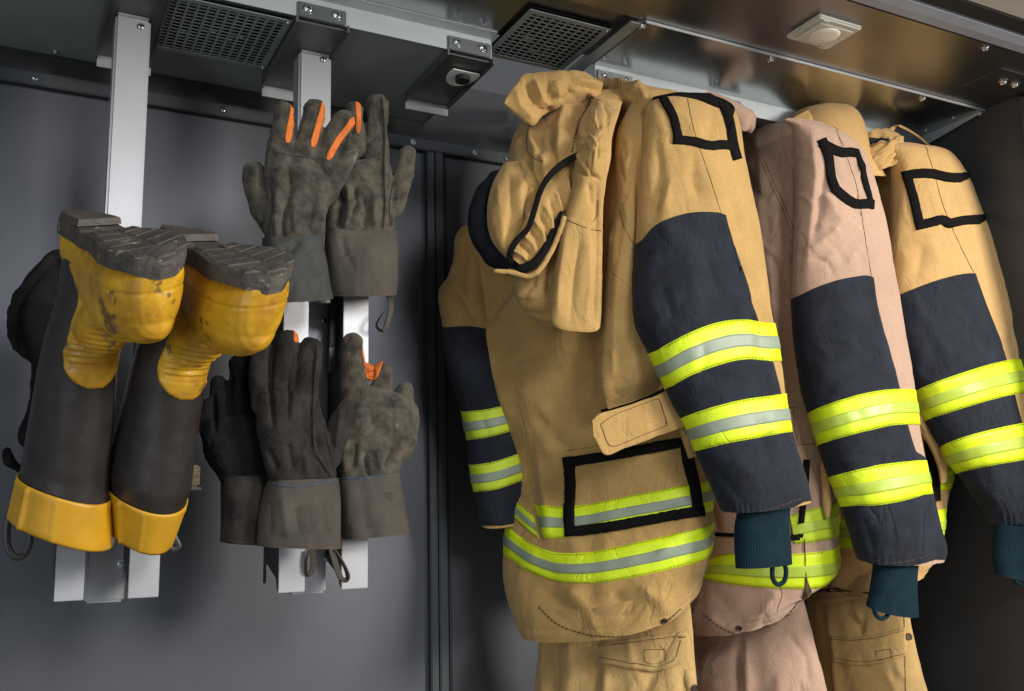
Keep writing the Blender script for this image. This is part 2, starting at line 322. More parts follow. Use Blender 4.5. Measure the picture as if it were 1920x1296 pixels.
MT['yellow2'] = mat('fluorescent_tape_dull', (0.60, 0.74, 0.03), 0.5, var=0.12, vscale=20, wrinkle=((24, .0006, .7),), fleck=.06, bump=0.3, bscale=300, spec=0.4)  # duller tape tone for the left sleeve and two short side tapes
MT['yellowpale'] = mat('pale_lime_stripe', (0.47, 0.60, 0.06), 0.35, var=0.12, vscale=9, bump=0.1, bscale=300, spec=0.5)
MT['silver'] = mat('retroreflective_stripe', (0.27, 0.32, 0.225), 0.5, 0.0, var=0.12, vscale=10, bump=0.06, bscale=500)
MT['stitch'] = mat('dark_thread', (0.085, 0.048, 0.022), 0.9, var=0.2)
MT['knit'] = mat('teal_knit', (0.006, 0.022, 0.031), 0.95, var=0.3, vscale=40, bump=0.6, bscale=700, sheen=0.0, spec=0.2)
MT['brass'] = mat('dark_eyelet', (0.10, 0.055, 0.03), 0.4, 0.8)
def crom(vals, t, tt):
    vals = np.asarray(vals, float); t = np.asarray(t, float)
    if vals.ndim == 1: return crom(vals[:, None], t, tt)[:, 0]
    m = np.zeros_like(vals); n = len(t)
    for i in range(n):
        a, b_ = max(0, i - 1), min(n - 1, i + 1); m[i] = (vals[b_] - vals[a]) / max(1e-9, t[b_] - t[a])
    i = np.clip(np.searchsorted(t, tt, side='right') - 1, 0, n - 2); h = (t[i + 1] - t[i]); s = ((tt - t[i]) / h)[:, None]; h = h[:, None]
    return (2 * s**3 - 3 * s**2 + 1) * vals[i] + (s**3 - 2 * s**2 + s) * h * m[i] + (-2 * s**3 + 3 * s**2) * vals[i + 1] + (s**3 - s**2) * h * m[i + 1]
def seg_dist(px, py, pts):
    """distance to a polyline and position 0..1 along it"""
    best = np.full(px.shape, 1e9); tp = np.zeros(px.shape); pts = np.asarray(pts, float)
    L = np.concatenate([[0], np.cumsum(np.hypot(*(pts[1:] - pts[:-1]).T))]); T = max(L[-1], 1e-6)
    for k in range(len(pts) - 1):
        a, b_ = pts[k], pts[k + 1]; d = b_ - a; q = np.clip(((px - a[0]) * d[0] + (py - a[1]) * d[1]) / max(d @ d, 1e-9), 0, 1)
        ds = np.hypot(px - a[0] - q * d[0], py - a[1] - q * d[1]); m_ = ds < best
        best = np.where(m_, ds, best); tp = np.where(m_, (L[k] + q * np.hypot(*d)) / T, tp)
    return best, tp
def strokes_h(px, py, strokes):
    h = np.zeros(px.shape)
    for pts, wd, mm in strokes:
        d, t = seg_dist(px, py, pts); tap = np.clip(np.minimum(t, 1 - t) * 5 + 0.25, 0, 1)
        h += mm * 0.00125 * tap * np.exp(-(d / wd)**1.5)
    return h
def autofold(seed, x0, x1, y0, y1, n, ang, ln, wd, mm, spread=0.25):
    r = random.Random(seed); o = []
    for i in range(n):
        x = r.uniform(x0, x1); y = r.uniform(y0, y1); a = math.radians(ang) + r.gauss(0, spread); l = ln * r.uniform(0.5, 1.3)
        dx, dy = math.cos(a) * l / 2, math.sin(a) * l / 2; bnd = r.uniform(-.18, .18) * l
        o.append(([(x - dx, y - dy), (x + dy / l * bnd * 2, y - dx / l * bnd * 2), (x + dx, y + dy)], wd * r.uniform(.6, 1.4), mm * r.choice([-1, 1, 1, -1.3]) * r.uniform(.6, 1.6)))
    return o
class Surf:
    def __init__(s, levels, nu=96, nv=120, strokes=(), noise=(), ex=2.0, top_round=0.0, bot_round=0.0, vpow=1.0, back=1.0, crease=1.0, hem=None):
        lv = []
        for l in levels:
            Y = l[5] if isinstance(l[5], tuple) else (l[5], l[5]); lv.append([l[0], l[1], l[2], l[3], l[4], Y[0], Y[1], l[6]])
        lv = np.array(lv, float); mid = (lv[:, :2] + lv[:, 2:4]) / 2
        t = np.concatenate([[0], np.cumsum(np.maximum(4, np.hypot(*(mid[1:] - mid[:-1]).T)))]); t /= t[-1]; s.t = t; s.nu = nu; s.nv = nv
        tt = np.linspace(0, 1, nv)
        if top_round or bot_round: tt = 0.5 * tt + 0.5 * (0.5 - 0.5 * np.cos(np.pi * tt))
        g = crom(lv, t, tt)
        L, R = P(g[:, 0], g[:, 1], g[:, 5]), P(g[:, 2], g[:, 3], g[:, 6]); c = (L + R) / 2; e = (R - L) / 2
        ln = t[-1] * np.hypot(*(np.diff(mid, axis=0)).T).sum()
        sc = np.ones(nv)
        if top_round: q = np.clip(tt * ln / top_round, 0, 1); sc *= np.sqrt(np.maximum(1e-4, 1 - (1 - q)**2))
        if bot_round: q = np.clip((1 - tt) * ln / bot_round, 0, 1); sc *= np.sqrt(np.maximum(1e-4, 1 - (1 - q)**2))
        view = unit(CAM - c); eu = unit(e); n = unit(view - (view * eu).sum(-1, keepdims=True) * eu)
        depth = ((c - CAM) @ (-M[:, 2])); up = M[:, 1]
        th = g[:, 7]
        u = np.arange(nu) / nu * 2 * np.pi; cu, su = -np.cos(u), np.sin(u)
        f = lambda q: np.sign(q) * np.abs(q)**(2.0 / ex)
        cu, su = f(cu), f(su); sb = np.where(su < 0, su * back, su)
        G = c[:, None] + e[:, None] * (sc[:, None] * cu[None])[..., None] + n[:, None] * (th[:, None] * sc[:, None] * sb[None])[..., None] \
            - up[None, None] * (g[:, 4] * depth / F)[:, None, None] * su[None, :, None]
        s.G = G; s.normals()
        s.base_px = None
        X, Yp, D = proj(s.G); face = np.clip(((CAM - s.G) * 1.0 / np.linalg.norm(CAM - s.G, axis=-1, keepdims=True) * s.N).sum(-1) * 2 + 0.35, 0, 1)
        h = np.zeros(X.shape)
        if len(strokes): h += strokes_h(X, Yp, strokes) * face
        if len(noise) > 1:
            k_ = noise[0][2]; n1 = snoise(s.G * np.array([1., 1., .6]), .055, k_ + 500); n2 = snoise(s.G, .03, k_ + 700); ms = np.clip(snoise(s.G, .12, k_ + 900) + .4, 0, 1)
            h -= crease * .0011 * ms * np.exp(-np.abs(n1) / .16); h += crease * .0006 * ms * np.exp(-np.abs(n2) / .2)
        if hem:
            vv = np.linspace(0, 1, nv)[:, None]; h += .001 * hem[1] * np.clip((vv - 1 + hem[0]) / .006, 0, 1) - .0012 * np.exp(-((vv - 1 + hem[0]) / .006)**2)
        for (scx, amp, seed) in noise:
            q = s.G * np.array([1.0, 1.0, 0.45]); h += amp * 0.001 * snoise(q, scx, seed)
        s.G = s.G + s.N * h[..., None]; s.normals(); s.pxgrid()
    def normals(s):
        du = np.roll(s.G, -1, 1) - np.roll(s.G, 1, 1); dv = np.gradient(s.G, axis=0)
        s.N = unit(np.cross(dv, du)); c = s.G.mean(1, keepdims=True)
        if ((s.G - c) * s.N).sum() < 0: s.N = -s.N; s.flip = True
        else: s.flip = False
    def pxgrid(s):
        s.X, s.Y, s.D = proj(s.G)
        v = unit(CAM - s.G); s.face = (v * s.N).sum(-1)
    def uv(s, pts):
        out = []
        nf = s.nu // 2 + 1; X, Y = s.X[:, :nf], s.Y[:, :nf]
        for (x, y) in pts:
            d = (X - x)**2 + (Y - y)**2; i, j = np.unravel_index(np.argmin(d), d.shape)
            i1, i0 = min(i + 1, s.nv - 1), max(i - 1, 0); j1, j0 = min(j + 1, nf - 1), max(j - 1, 0)
            A = np.array([[(X[i1, j] - X[i0, j]) / max(1, i1 - i0), (X[i, j1] - X[i, j0]) / max(1, j1 - j0)], [(Y[i1, j] - Y[i0, j]) / max(1, i1 - i0), (Y[i, j1] - Y[i, j0]) / max(1, j1 - j0)]])
            dv, du = 0, 0
            if abs(np.linalg.det(A)) > 1e-3: dv, du = np.clip(np.linalg.solve(A, [x - X[i, j], y - Y[i, j]]), -1, 1)
            out.append(((j + du) / s.nu, (i + dv) / (s.nv - 1)))
        return np.array(out)
    def at(s, u, v, off=0.0):
        u = np.asarray(u) % 1.0 * s.nu; v = np.clip(np.asarray(v), 0, 1) * (s.nv - 1)
        j = np.floor(u).astype(int); i = np.minimum(np.floor(v).astype(int), s.nv - 2); fu = (u - j)[..., None]; fv = (v - i)[..., None]; j %= s.nu; j2 = (j + 1) % s.nu
        b_ = lambda A: (A[i, j] * (1 - fu) * (1 - fv) + A[i, j2] * fu * (1 - fv) + A[i + 1, j] * (1 - fu) * fv + A[i + 1, j2] * fu * fv)
        return b_(s.G) + unit(b_(s.N)) * (off[..., None] if isinstance(off, np.ndarray) else off)
    def mesh(s, name, m, parent=None, cap0=True, cap1=True, inset1=0.0, inset0=0.0):
        V = s.G.reshape(-1, 3); nu, nv = s.nu, s.nv
        Fs = []
        for i in range(nv - 1):
            for j in range(nu):
                a, b_, c, d = i * nu + j, i * nu + (j + 1) % nu, (i + 1) * nu + (j + 1) % nu, (i + 1) * nu + j
                Fs.append((a, d, c, b_) if not s.flip else (a, b_, c, d))
        V = list(V)
        for cap, row, ins, sg in ((cap0, 0, inset0, -1), (cap1, nv - 1, inset1, 1)):
            if not cap: continue
            ring = [row * nu + j for j in range(nu)]; c = s.G[row].mean(0)
            ax = unit(s.G[min(row + 2, nv - 1)].mean(0) - s.G[max(row - 2, 0)].mean(0)) * sg
            if ins:
                k = len(V)
                for j in range(nu): V.append(c + (s.G[row, j] - c) * 0.93)
                k2 = len(V)
                for j in range(nu): V.append(c + (s.G[row, j] - c) * 0.88 - ax * ins)
                for j in range(nu):
                    j2 = (j + 1) % nu
                    for p_, q_ in ((row * nu, k), (k, k2)):
                        f = (p_ + j, p_ + j2, q_ + j2, q_ + j); Fs.append(f if (sg < 0) == s.flip else f[::-1])
                ring = [k2 + j for j in range(nu)]; c = c - ax * ins
            V.append(c); k = len(V) - 1
            for j in range(nu):
                f = (ring[j], ring[(j + 1) % nu], k); Fs.append(f if (sg < 0) == s.flip else f[::-1])
        return link(name, mesh_np(name, V, Fs), m, parent)
def resample(pts, n):
    pts = np.asarray(pts, float); t = np.concatenate([[0], np.cumsum(np.linalg.norm(pts[1:] - pts[:-1], axis=1))]); t /= t[-1]
    tt = np.linspace(0, 1, n); return np.stack([np.interp(tt, t, pts[:, k]) for k in range(pts.shape[1])], -1)
def smooth_line(pts, n):
    pts = np.asarray(pts, float); t = np.concatenate([[0], np.cumsum(np.linalg.norm(pts[1:] - pts[:-1], axis=1))]); t /= t[-1]
    return crom(pts, t, np.linspace(0, 1, n))
def skin_mesh(name, top, under, m, parent, mi=None):
    """top: (n, k, 3) outer sheet, under: same grid, closing the sides"""
    a, b_ = top.shape[:2]; V = np.concatenate([top.reshape(-1, 3), under.reshape(-1, 3)]); Fs = []; o = a * b_
    c = top.reshape(-1, 3).mean(0)
    du = top[min(1, a - 1), 0] - top[0, 0]; dv = top[0, min(1, b_ - 1)] - top[0, 0]
    nn = np.cross(top[a // 2 + (1 if a > 2 else 0), b_ // 2] - top[a // 2 - (1 if a > 2 else 0), b_ // 2], top[a // 2, min(b_ // 2 + 1, b_ - 1)] - top[a // 2, max(b_ // 2 - 1, 0)]) if a > 2 else np.cross(du, dv)
    fl = (nn * (top[a // 2, b_ // 2] - under[a // 2, b_ // 2])).sum() < 0
    for i in range(a - 1):
        for j in range(b_ - 1):
            f = (i * b_ + j, (i + 1) * b_ + j, (i + 1) * b_ + j + 1, i * b_ + j + 1); Fs.append(f[::-1] if fl else f)
            g = tuple(o + q for q in f); Fs.append(g if fl else g[::-1])
    for i in range(a - 1):
        for j, fx in ((0, False), (b_ - 1, True)):
            f = (i * b_ + j, (i + 1) * b_ + j, o + (i + 1) * b_ + j, o + i * b_ + j); Fs.append(f if fx != fl else f[::-1])
    for j in range(b_ - 1):
        for i, fx in ((0, True), (a - 1, False)):
            f = (i * b_ + j, i * b_ + j + 1, o + i * b_ + j + 1, o + i * b_ + j); Fs.append(f if fx != fl else f[::-1])
    me = mesh_np(name, V, Fs); ob = link(name, me, m, parent)
    return ob
def ribbon(sf, top, bot, name, m, parent, off=0.0016, ns=60, nt=6, extL=0.0, extR=0.0, curve=True, jag=0.0, bulge=0.0, smooth=True):
    f = smooth_line if (curve and len(top) > 2) else resample; g_ = smooth_line if (curve and len(bot) > 2) else resample
    k = 18 if ns > 18 else ns
    A, B = sf.uv(f(top, k)), sf.uv(g_(bot, k))
    for q in (A, B):
        if smooth and k > 8:
            for _ in range(2): q[1:-1] = 0.25 * q[:-2] + 0.5 * q[1:-1] + 0.25 * q[2:]
    if extL: A = np.vstack([[A[0, 0] - extL, A[0, 1]], A]); B = np.vstack([[B[0, 0] - extL, B[0, 1]], B])
    if extR: A = np.vstack([A, [A[-1, 0] + extR, A[-1, 1]]]); B = np.vstack([B, [B[-1, 0] + extR, B[-1, 1]]])
    A, B = resample(A, ns), resample(B, ns)
    if jag: A = A + rng.normal(0, jag, A.shape); B = B + rng.normal(0, jag, B.shape)
    s_ = np.linspace(0, 1, nt + 1)[None, :, None]; UV = A[:, None] * (1 - s_) + B[:, None] * s_
    prof = np.zeros(UV.shape[:2]) + off
    if bulge:
        a_ = np.minimum(1, 4 * np.minimum(s_[..., 0], 1 - s_[..., 0])); l_ = np.linspace(0, 1, ns)[:, None]; b_ = np.minimum(1, 6 * np.minimum(l_, 1 - l_)); prof = prof + bulge * np.sqrt(a_ * b_ + 1e-6)
    top3 = sf.at(UV[..., 0], UV[..., 1], prof); und = sf.at(UV[..., 0], UV[..., 1], -0.0012)
    return skin_mesh(name, top3, und, m, parent)
def strip(sf, pts, wpx, name, m, parent, off=0.0018, n=None, jag=0.0, curve=True, dash=None, nt=2, **kw):
    pts = np.asarray(pts, float); ln = np.hypot(*(pts[1:] - pts[:-1]).T).sum(); n = n or max(6, int(ln / 5))
    if m == 'stitch' and not dash: wpx *= .62; jag = .0003
    q = smooth_line(pts, n) if (curve and len(pts) > 2) else resample(pts, n)
    d = np.gradient(q, axis=0); nrm = np.stack([-d[:, 1], d[:, 0]], -1) / np.maximum(1e-6, np.hypot(*d.T))[:, None]
    if dash:
        q = smooth_line(pts, int(ln / 2)) if (curve and len(pts) > 2) else resample(pts, int(ln / 2)); d = np.gradient(q, axis=0); nrm = np.stack([-d[:, 1], d[:, 0]], -1) / np.maximum(1e-6, np.hypot(*d.T))[:, None]
        uvA, uvB = sf.uv(q + nrm * wpx / 2), sf.uv(q - nrm * wpx / 2)
        A3, B3 = sf.at(uvA[:, 0], uvA[:, 1], off), sf.at(uvB[:, 0], uvB[:, 1], off); V, Fs = [], []
        per, on = dash
        for k in range(0, len(q) - on, per):
            b0 = len(V)
            for i in range(k, k + on + 1): V += [A3[i], B3[i]]
            for i in range(on): Fs.append((b0 + 2 * i, b0 + 2 * i + 1, b0 + 2 * i + 3, b0 + 2 * i + 2))
        return link(name, mesh_np(name, V, Fs), m, parent)
    return ribbon(sf, q + nrm * wpx / 2, q - nrm * wpx / 2, name, m, parent, off, ns=n, nt=nt, jag=jag, curve=False, smooth=False, **kw)
def frame4(sf, quad, wpx, name, parent, m='velcro', off=0.0024):
    """black fastener frame: a strip along each side given as (start, ..., end) polylines"""
    for pts in quad: strip(sf, pts, wpx, name, m, parent, off=off + .0007, jag=0.00035, nt=3)
def band(sf, top, bot, parent, eL=0.0, eR=0.0, base='yellow', mid='silver', ns=70, off=0.0016, f0=0.36, f1=0.68, name='reflective_tape'):
    o = ribbon(sf, top, bot, name, base, parent, off=off, ns=ns, nt=6, extL=eL, extR=eR)
    n = 14; T, B = smooth_line(top, n) if len(top) > 2 else resample(top, n), smooth_line(bot, n) if len(bot) > 2 else resample(bot, n)
    ribbon(sf, T * (1 - f0) + B * f0, T * (1 - f1) + B * f1, 'grey_stripe', mid, o, off=off + 0.0016, ns=ns, nt=6, extL=eL, extR=eR)
    for f_ in (0.035, 0.965):
        strip(sf, (T * (1 - f_) + B * f_)[1:-1], 1.0, 'stitch_line', 'stitch', o, off=off + 0.0004, dash=(3, 2))
    return o
# ================================================================ jacket nearest the camera, hooded
J1 = empty('fire_jacket', P(1130, 170, -0.30), 'tan fire jacket with hanging hood, nearest of the three jackets', 'jacket', 'fire jackets hanging in the locker')
tor_st = [([(1175, 200), (1130, 300), (1118, 450), (1120, 620), (1125, 760)], 13, -22), ([(1205, 230), (1165, 330), (1160, 450), (1185, 560), (1215, 680), (1262, 740)], 20, 14),
          ([(1150, 330), (1142, 480), (1140, 640), (1150, 730)], 14, 9), ([(1195, 330), (1215, 470), (1200, 560)], 12, -12),
          ([(905, 520), (915, 600), (945, 560), (970, 520)], 14, -9), ([(930, 600), (985, 540)], 16, 10), ([(900, 500), (905, 600), (930, 700), (960, 790)], 14, 9),
          ([(1010, 780), (1045, 830), (1075, 850)], 18, -8), ([(985, 700), (1000, 790), (1040, 860)], 30, 9), ([(1075, 640), (1085, 730), (1110, 800)], 24, -9),
          ([(1025, 640), (1120, 680), (1090, 760)], 26, 8), ([(985, 850), (1000, 930), (1010, 1010)], 12, -8), ([(1012, 860), (1025, 960), (1030, 1020)], 14, 8),
          ([(1010, 1100), (1060, 1145), (1090, 1190)], 18, -7), ([(1060, 1100), (1100, 1140), (1120, 1190)], 14, 6), ([(1200, 1100), (1240, 1130), (1255, 1160)], 16, 7), ([(1150, 1110), (1180, 1150)], 14, -6),
          ([(1240, 760), (1225, 700), (1190, 640)], 16, -9)] + autofold(3, 900, 1300, 650, 1180, 26, 70, 80, 11, 2.2, 0.6) + autofold(5, 1130, 1260, 220, 700, 14, 85, 130, 9, 3.2, 0.15)
S_t1 = Surf([(1040, 215, 1230, 172, 0, (-.16, -.42), .02), (985, 262, 1240, 185, 0, (-.14, -.43), .05), (885, 425, 1262, 300, 0, (-.11, -.44), .075), (884, 520, 1275, 400, 5, (-.11, -.45), .085),
             (890, 610, 1285, 520, 8, (-.11, -.45), .09), (906, 700, 1290, 640, 12, (-.11, -.45), .095), (945, 795, 1296, 760, 16, (-.12, -.45), .10), (974, 870, 1308, 840, 24, (-.12, -.45), .105),
             (966, 935, 1328, 905, 30, (-.12, -.46), .11), (958, 1000, 1333, 985, 45, (-.12, -.46), .117), (961, 1070, 1328, 1050, 54, (-.12, -.46), .124), (980, 1118, 1308, 1105, 60, (-.13, -.45), .131), (1004, 1144, 1294, 1130, 60, (-.135, -.445), .136)],
            nu=260, nv=320, strokes=tor_st, noise=[(.045, 1.3, 1), (.018, .45, 2)], ex=2.5, hem=(.022, 1.8))
S_t1.mesh('back_panel', 'tan', J1, inset1=0.05)
# hem piping and stitching
hem = [(1003, 1140), (1040, 1182), (1100, 1203), (1170, 1206), (1230, 1190), (1282, 1150)]
strip(S_t1, [(1010, 1138), (1045, 1170), (1100, 1190), (1170, 1193), (1230, 1178), (1278, 1140)], 2.2, 'hem_stitching', 'stitch', J1, dash=(4, 3))
# left sleeve, at the wall
ls_st = [([(880, 440), (866, 500), (880, 560)], 9, -8), ([(850, 540), (870, 560), (890, 600)], 10, -6), ([(845, 480), (850, 520)], 9, 6)] + autofold(9, 830, 960, 620, 940, 10, 80, 60, 9, 1.6)
S_ls = Surf([(868, 424, 893, 420, 0, -.13, .02), (856, 448, 912, 445, 0, -.13, .035), (853, 500, 915, 490, 0, -.14, .04), (826, 550, 908, 545, 4, -.15, .045), (834, 612, 925, 608, 6, -.15, .05), (842, 690, 942, 680, 8, -.16, .05),
             (868, 770, 962, 755, 8, -.16, .05), (884, 860, 974, 845, 8, -.16, .05), (892, 925, 985, 905, 8, -.16, .045), (905, 990, 985, 975, 8, -.16, .04)], nu=120, nv=130, strokes=ls_st, noise=[(.03, 1.2, 5)])
o = S_ls.mesh('left_sleeve', 'tan', J1); o['label'] = 'left sleeve hanging dark against the wall'
ribbon(S_ls, [(834, 614), (880, 612), (925, 620)], [(903, 985), (945, 985), (985, 975)], 'forearm_patch', 'navy', J1, ns=50, nt=60, extL=.1, extR=.1, off=.0012)
band(S_ls, [(870, 772), (910, 768), (962, 756)], [(877, 825), (915, 820), (966, 806)], J1, .12, .1, 'yellow2', 'silver', off=.0024)
band(S_ls, [(885, 872), (925, 866), (974, 850)], [(893, 922), (930, 918), (976, 902)], J1, .12, .1, 'yellow2', 'silver', off=.0024)
# right sleeve
rs_st = [([(1290, 200), (1330, 300), (1345, 390)], 20, 3), ([(1230, 260), (1240, 340), (1225, 420)], 14, -6), ([(1260, 330), (1240, 400)], 10, 4), ([(1300, 290), (1310, 380)], 10, -3), ([(1350, 290), (1372, 380), (1400, 480)], 12, -3),
         ([(1235, 430), (1290, 480), (1300, 560), (1270, 620)], 26, 6), ([(1320, 450), (1350, 560)], 20, -4), ([(1240, 530), (1260, 600)], 14, -5), ([(1320, 700), (1400, 720)], 10, -3), ([(1370, 860), (1420, 900)], 18, 4), ([(1340, 880), (1400, 950)], 12, -3)] \
        + autofold(11, 1210, 1440, 420, 900, 24, 60, 70, 10, 1.5, 0.7) + autofold(12, 1220, 1390, 220, 400, 10, 80, 90, 9, 1.8, 0.3) \
        + [([(x, 945), (x + 3, 972)], 3.2, -2.2) for x in range(1340, 1510, 11)]
S_rs = Surf([(1262, 178, 1330, 178, -2, -.50, .010), (1226, 186, 1362, 196, -6, -.50, .035), (1214, 225, 1381, 232, -6, -.505, .05), (1209, 300, 1388, 300, -8, -.51, .058), (1207, 380, 1402, 372, -14, -.515, .06),
             (1205, 440, 1414, 430, -16, -.52, .062), (1200, 520, 1425, 520, -14, -.525, .065), (1206, 600, 1434, 590, -10, -.53, .065), (1234, 665, 1443, 640, -8, -.535, .062),
             (1265, 735, 1454, 700, -8, -.54, .06), (1296, 790, 1462, 762, -6, -.545, .058), (1316, 850, 1476, 828, 0, -.55, .056), (1345, 920, 1498, 895, 8, -.555, .055), (1362, 962, 1510, 938, 10, -.555, .052)],
            nu=200, nv=260, strokes=rs_st, noise=[(.035, .9, 7), (.014, .3, 8), (.10, 2.6, 9)], ex=2.25)
o = S_rs.mesh('right_sleeve', 'tan', J1, inset1=.03)
ribbon(S_rs, [(1203, 452), (1228, 425), (1262, 408), (1300, 399), (1345, 399), (1360, 404)], [(1350, 952), (1385, 968), (1420, 966), (1460, 957), (1490, 948), (1508, 940)], 'placeholder', 'navy', J1) if False else None
def quadpatch(sf, L, R, name, m, parent, off=.0014, ns=60, nt=80, eL=0, eR=0):
    """patch bounded by a left and a right polyline running down the sleeve"""
    l, r = smooth_line(L, nt), smooth_line(R, nt); a, b_ = sf.uv(l), sf.uv(r); a[:, 0] -= eL; b_[:, 0] += eR
    for q in (a, b_):
        for _ in range(3): q[1:-1] = .25 * q[:-2] + .5 * q[1:-1] + .25 * q[2:]
    s_ = np.linspace(0, 1, ns)[:, None, None]; UV = a[None] * (1 - s_) + b_[None] * s_
    return UV
def navy_patch(sf, top, side, bot, parent, eL=.14, off=.0014, eR=0.0):
    """dark sleeve reinforcement: curved upper edge, seam line down the right, hem below; wraps round the left edge"""
    ns, nt = 110, 160
    T = sf.uv(smooth_line(top, 24)); B = sf.uv(smooth_line(bot, 24)); Rr = sf.uv(smooth_line(side, 24))
    T = np.vstack([[T[0, 0] - eL, T[0, 1]], T]); B = np.vstack([[B[0, 0] - eL, B[0, 1]], B])
    T, B, Rr = resample(T, ns), resample(B, ns), resample(Rr, nt)
    B[-1] = Rr[-1]; T[-1] = Rr[0]
    s_ = np.linspace(0, 1, ns)[:, None, None]; t_ = np.linspace(0, 1, nt)[None, :, None]
    Lf = np.stack([np.linspace(T[0, 0], B[0, 0], nt), np.linspace(T[0, 1], B[0, 1], nt)], -1)
    UV = (1 - t_) * T[:, None] + t_ * B[:, None] + (1 - s_) * Lf[None] + s_ * Rr[None] - ((1 - s_) * (1 - t_) * T[0] + s_ * (1 - t_) * T[-1] + (1 - s_) * t_ * B[0] + s_ * t_ * B[-1])
    if eR: UV[..., 0] = UV[..., 0] + 0 * UV[..., 0]
    return skin_mesh('sleeve_patch', sf.at(UV[..., 0], UV[..., 1], off + .0006), sf.at(UV[..., 0], UV[..., 1], -.001), 'navy', parent)
navy_patch(S_rs, [(1204, 452), (1228, 425), (1262, 408), (1300, 399), (1345, 399), (1360, 404)], [(1360, 404), (1382, 500), (1412, 610), (1430, 680), (1448, 742), (1466, 800), (1488, 860), (1512, 936)],
           [(1362, 962), (1400, 971), (1440, 966), (1480, 954), (1512, 938)], J1)
band(S_rs, [(1233, 657), (1270, 635), (1320, 612), (1370, 600), (1400, 600), (1432, 606)], [(1263, 723), (1300, 702), (1350, 684), (1395, 674), (1444, 678)], J1, .12, .08, off=.0030)
band(S_rs, [(1294, 777), (1340, 762), (1400, 748), (1459, 742)], [(1313, 844), (1360, 832), (1410, 823), (1468, 812)], J1, .12, .08, off=.0030)
strip(S_rs, [(1289, 185), (1300, 240), (1330, 330), (1352, 400)], 1.4, 'sleeve_seam', 'stitch', J1, off=.0006)
frame4(S_rs, [[(1222, 180), (1260, 172), (1310, 180), (1350, 196)], [(1243, 184), (1262, 220), (1272, 262)], [(1262, 262), (1300, 266), (1330, 274), (1358, 272), (1378, 276)], [(1352, 190), (1366, 225), (1374, 270), (1382, 300)]], 16, 'fastener_strip', J1)
strip(S_rs, [(1352, 955), (1390, 962), (1440, 955), (1500, 935)], 1.6, 'hem_stitching', 'stitch', J1, off=.002, dash=(4, 3))
# knit cuff and thumb loop
def knit_cuff(levels, parent, loop, seed):
    sf = Surf(levels, nu=384, nv=60, noise=[(.02, .8, seed)])
    sf.G += sf.N * (0.00035 * np.sin(np.arange(sf.nu) / sf.nu * 2 * np.pi * 64))[None, :, None]; sf.normals()
    o = sf.mesh('knit_cuff', 'knit', parent, inset1=.012)
    b = []; pts = smooth_line(loop[:-1], 24); Yq = loop[-1]
    c = P(pts[:, 0], pts[:, 1], Yq); V = []; Fs = []
    side = unit(np.cross(np.gradient(c, axis=0), CAM - c)); vw = unit(CAM - c)
    for i in range(len(c)):
        for a_, b_ in ((-1, -1), (1, -1), (1, 1), (-1, 1)): V.append(c[i] + side[i] * a_ * .0042 + vw[i] * b_ * .0014)
    for i in range(len(c) - 1):
        for k in range(4): Fs.append((4 * i + k, 4 * i + (k + 1) % 4, 4 * i + 4 + (k + 1) % 4, 4 * i + 4 + k))
    link('thumb_loop', mesh_np('thumb_loop', V, Fs), 'knit', o)
    return o
knit_cuff([(1392, 945, 1476, 935, 4, -.555, .035), (1384, 990, 1473, 975, 5, -.555, .034), (1383, 1030, 1476, 1010, 5, -.555, .034), (1384, 1066, 1480, 1056, 5, -.555, .033)], J1,
          [(1448, 1062), (1449, 1085), (1458, 1096), (1470, 1090), (1474, 1072), (1471, 1058), -.57], 31)
# lower back: tapes, big fastener frame, waist tab
band(S_t1, [(1000, 945), (1060, 952), (1100, 946), (1180, 930), (1260, 915), (1332, 898)], [(1022, 1010), (1070, 1008), (1110, 1000), (1190, 984), (1270, 970), (1336, 955)], J1, 0, .06)
band(S_t1, [(964, 930), (975, 945), (990, 958), (1000, 968)], [(968, 972), (985, 990), (1000, 1003), (1012, 1012)], J1, .12, 0, 'yellow2')
band(S_t1, [(958, 992), (985, 1012), (1020, 1032), (1045, 1038), (1100, 1037), (1180, 1020), (1260, 1002), (1334, 982)], [(962, 1050), (985, 1066), (1020, 1084), (1050, 1092), (1110, 1094), (1190, 1082), (1260, 1066), (1326, 1046)], J1, .12, .06)
frame4(S_t1, [[(1057, 868), (1110, 860), (1170, 850), (1230, 838), (1300, 826)], [(1068, 862), (1070, 920), (1068, 960), (1070, 1006)], [(1062, 998), (1130, 990), (1210, 976), (1262, 966), (1318, 958)], [(1284, 832), (1290, 870), (1300, 910), (1308, 962)]], 19, 'fastener_strip', J1, off=.0038)
strip(S_t1, [(1056, 846), (1110, 838), (1200, 820), (1270, 800)], 1.3, 'pocket_seam', 'stitch', J1, off=.0008)
S_tab = Surf([(1111, 788, 1114, 820, 0, -.475, .003), (1124, 776, 1134, 853, 0, -.478, .004), (1150, 768, 1170, 842, 0, -.485, .0045), (1190, 756, 1210, 826, 0, -.495, .0045), (1240, 738, 1262, 808, 0, -.508, .0045), (1262, 730, 1285, 800, 0, -.512, .004)], nu=80, nv=60, noise=[(.03, .7, 3)], ex=6)
t_ = S_tab.mesh('waist_tab', 'tan', J1)
strip(S_tab, [(1126, 796), (1150, 778), (1236, 746), (1252, 798), (1200, 818), (1144, 842), (1126, 797)], 1.5, 'stitch_line', 'stitch', t_, off=.0008, curve=False)
strip(S_tab, [(1236, 750), (1252, 798)], 1.6, 'stitch_line', 'stitch', t_, off=.0008)
S_tb2 = Surf([(1246, 728, 1278, 722, 0, -.485, .006), (1262, 770, 1290, 765, 0, -.485, .009), (1278, 815, 1300, 812, 0, -.485, .009), (1292, 860, 1312, 855, 0, -.48, .006)], nu=48, nv=50, ex=3)
o = S_tb2.mesh('tab_keeper', 'tan', J1)
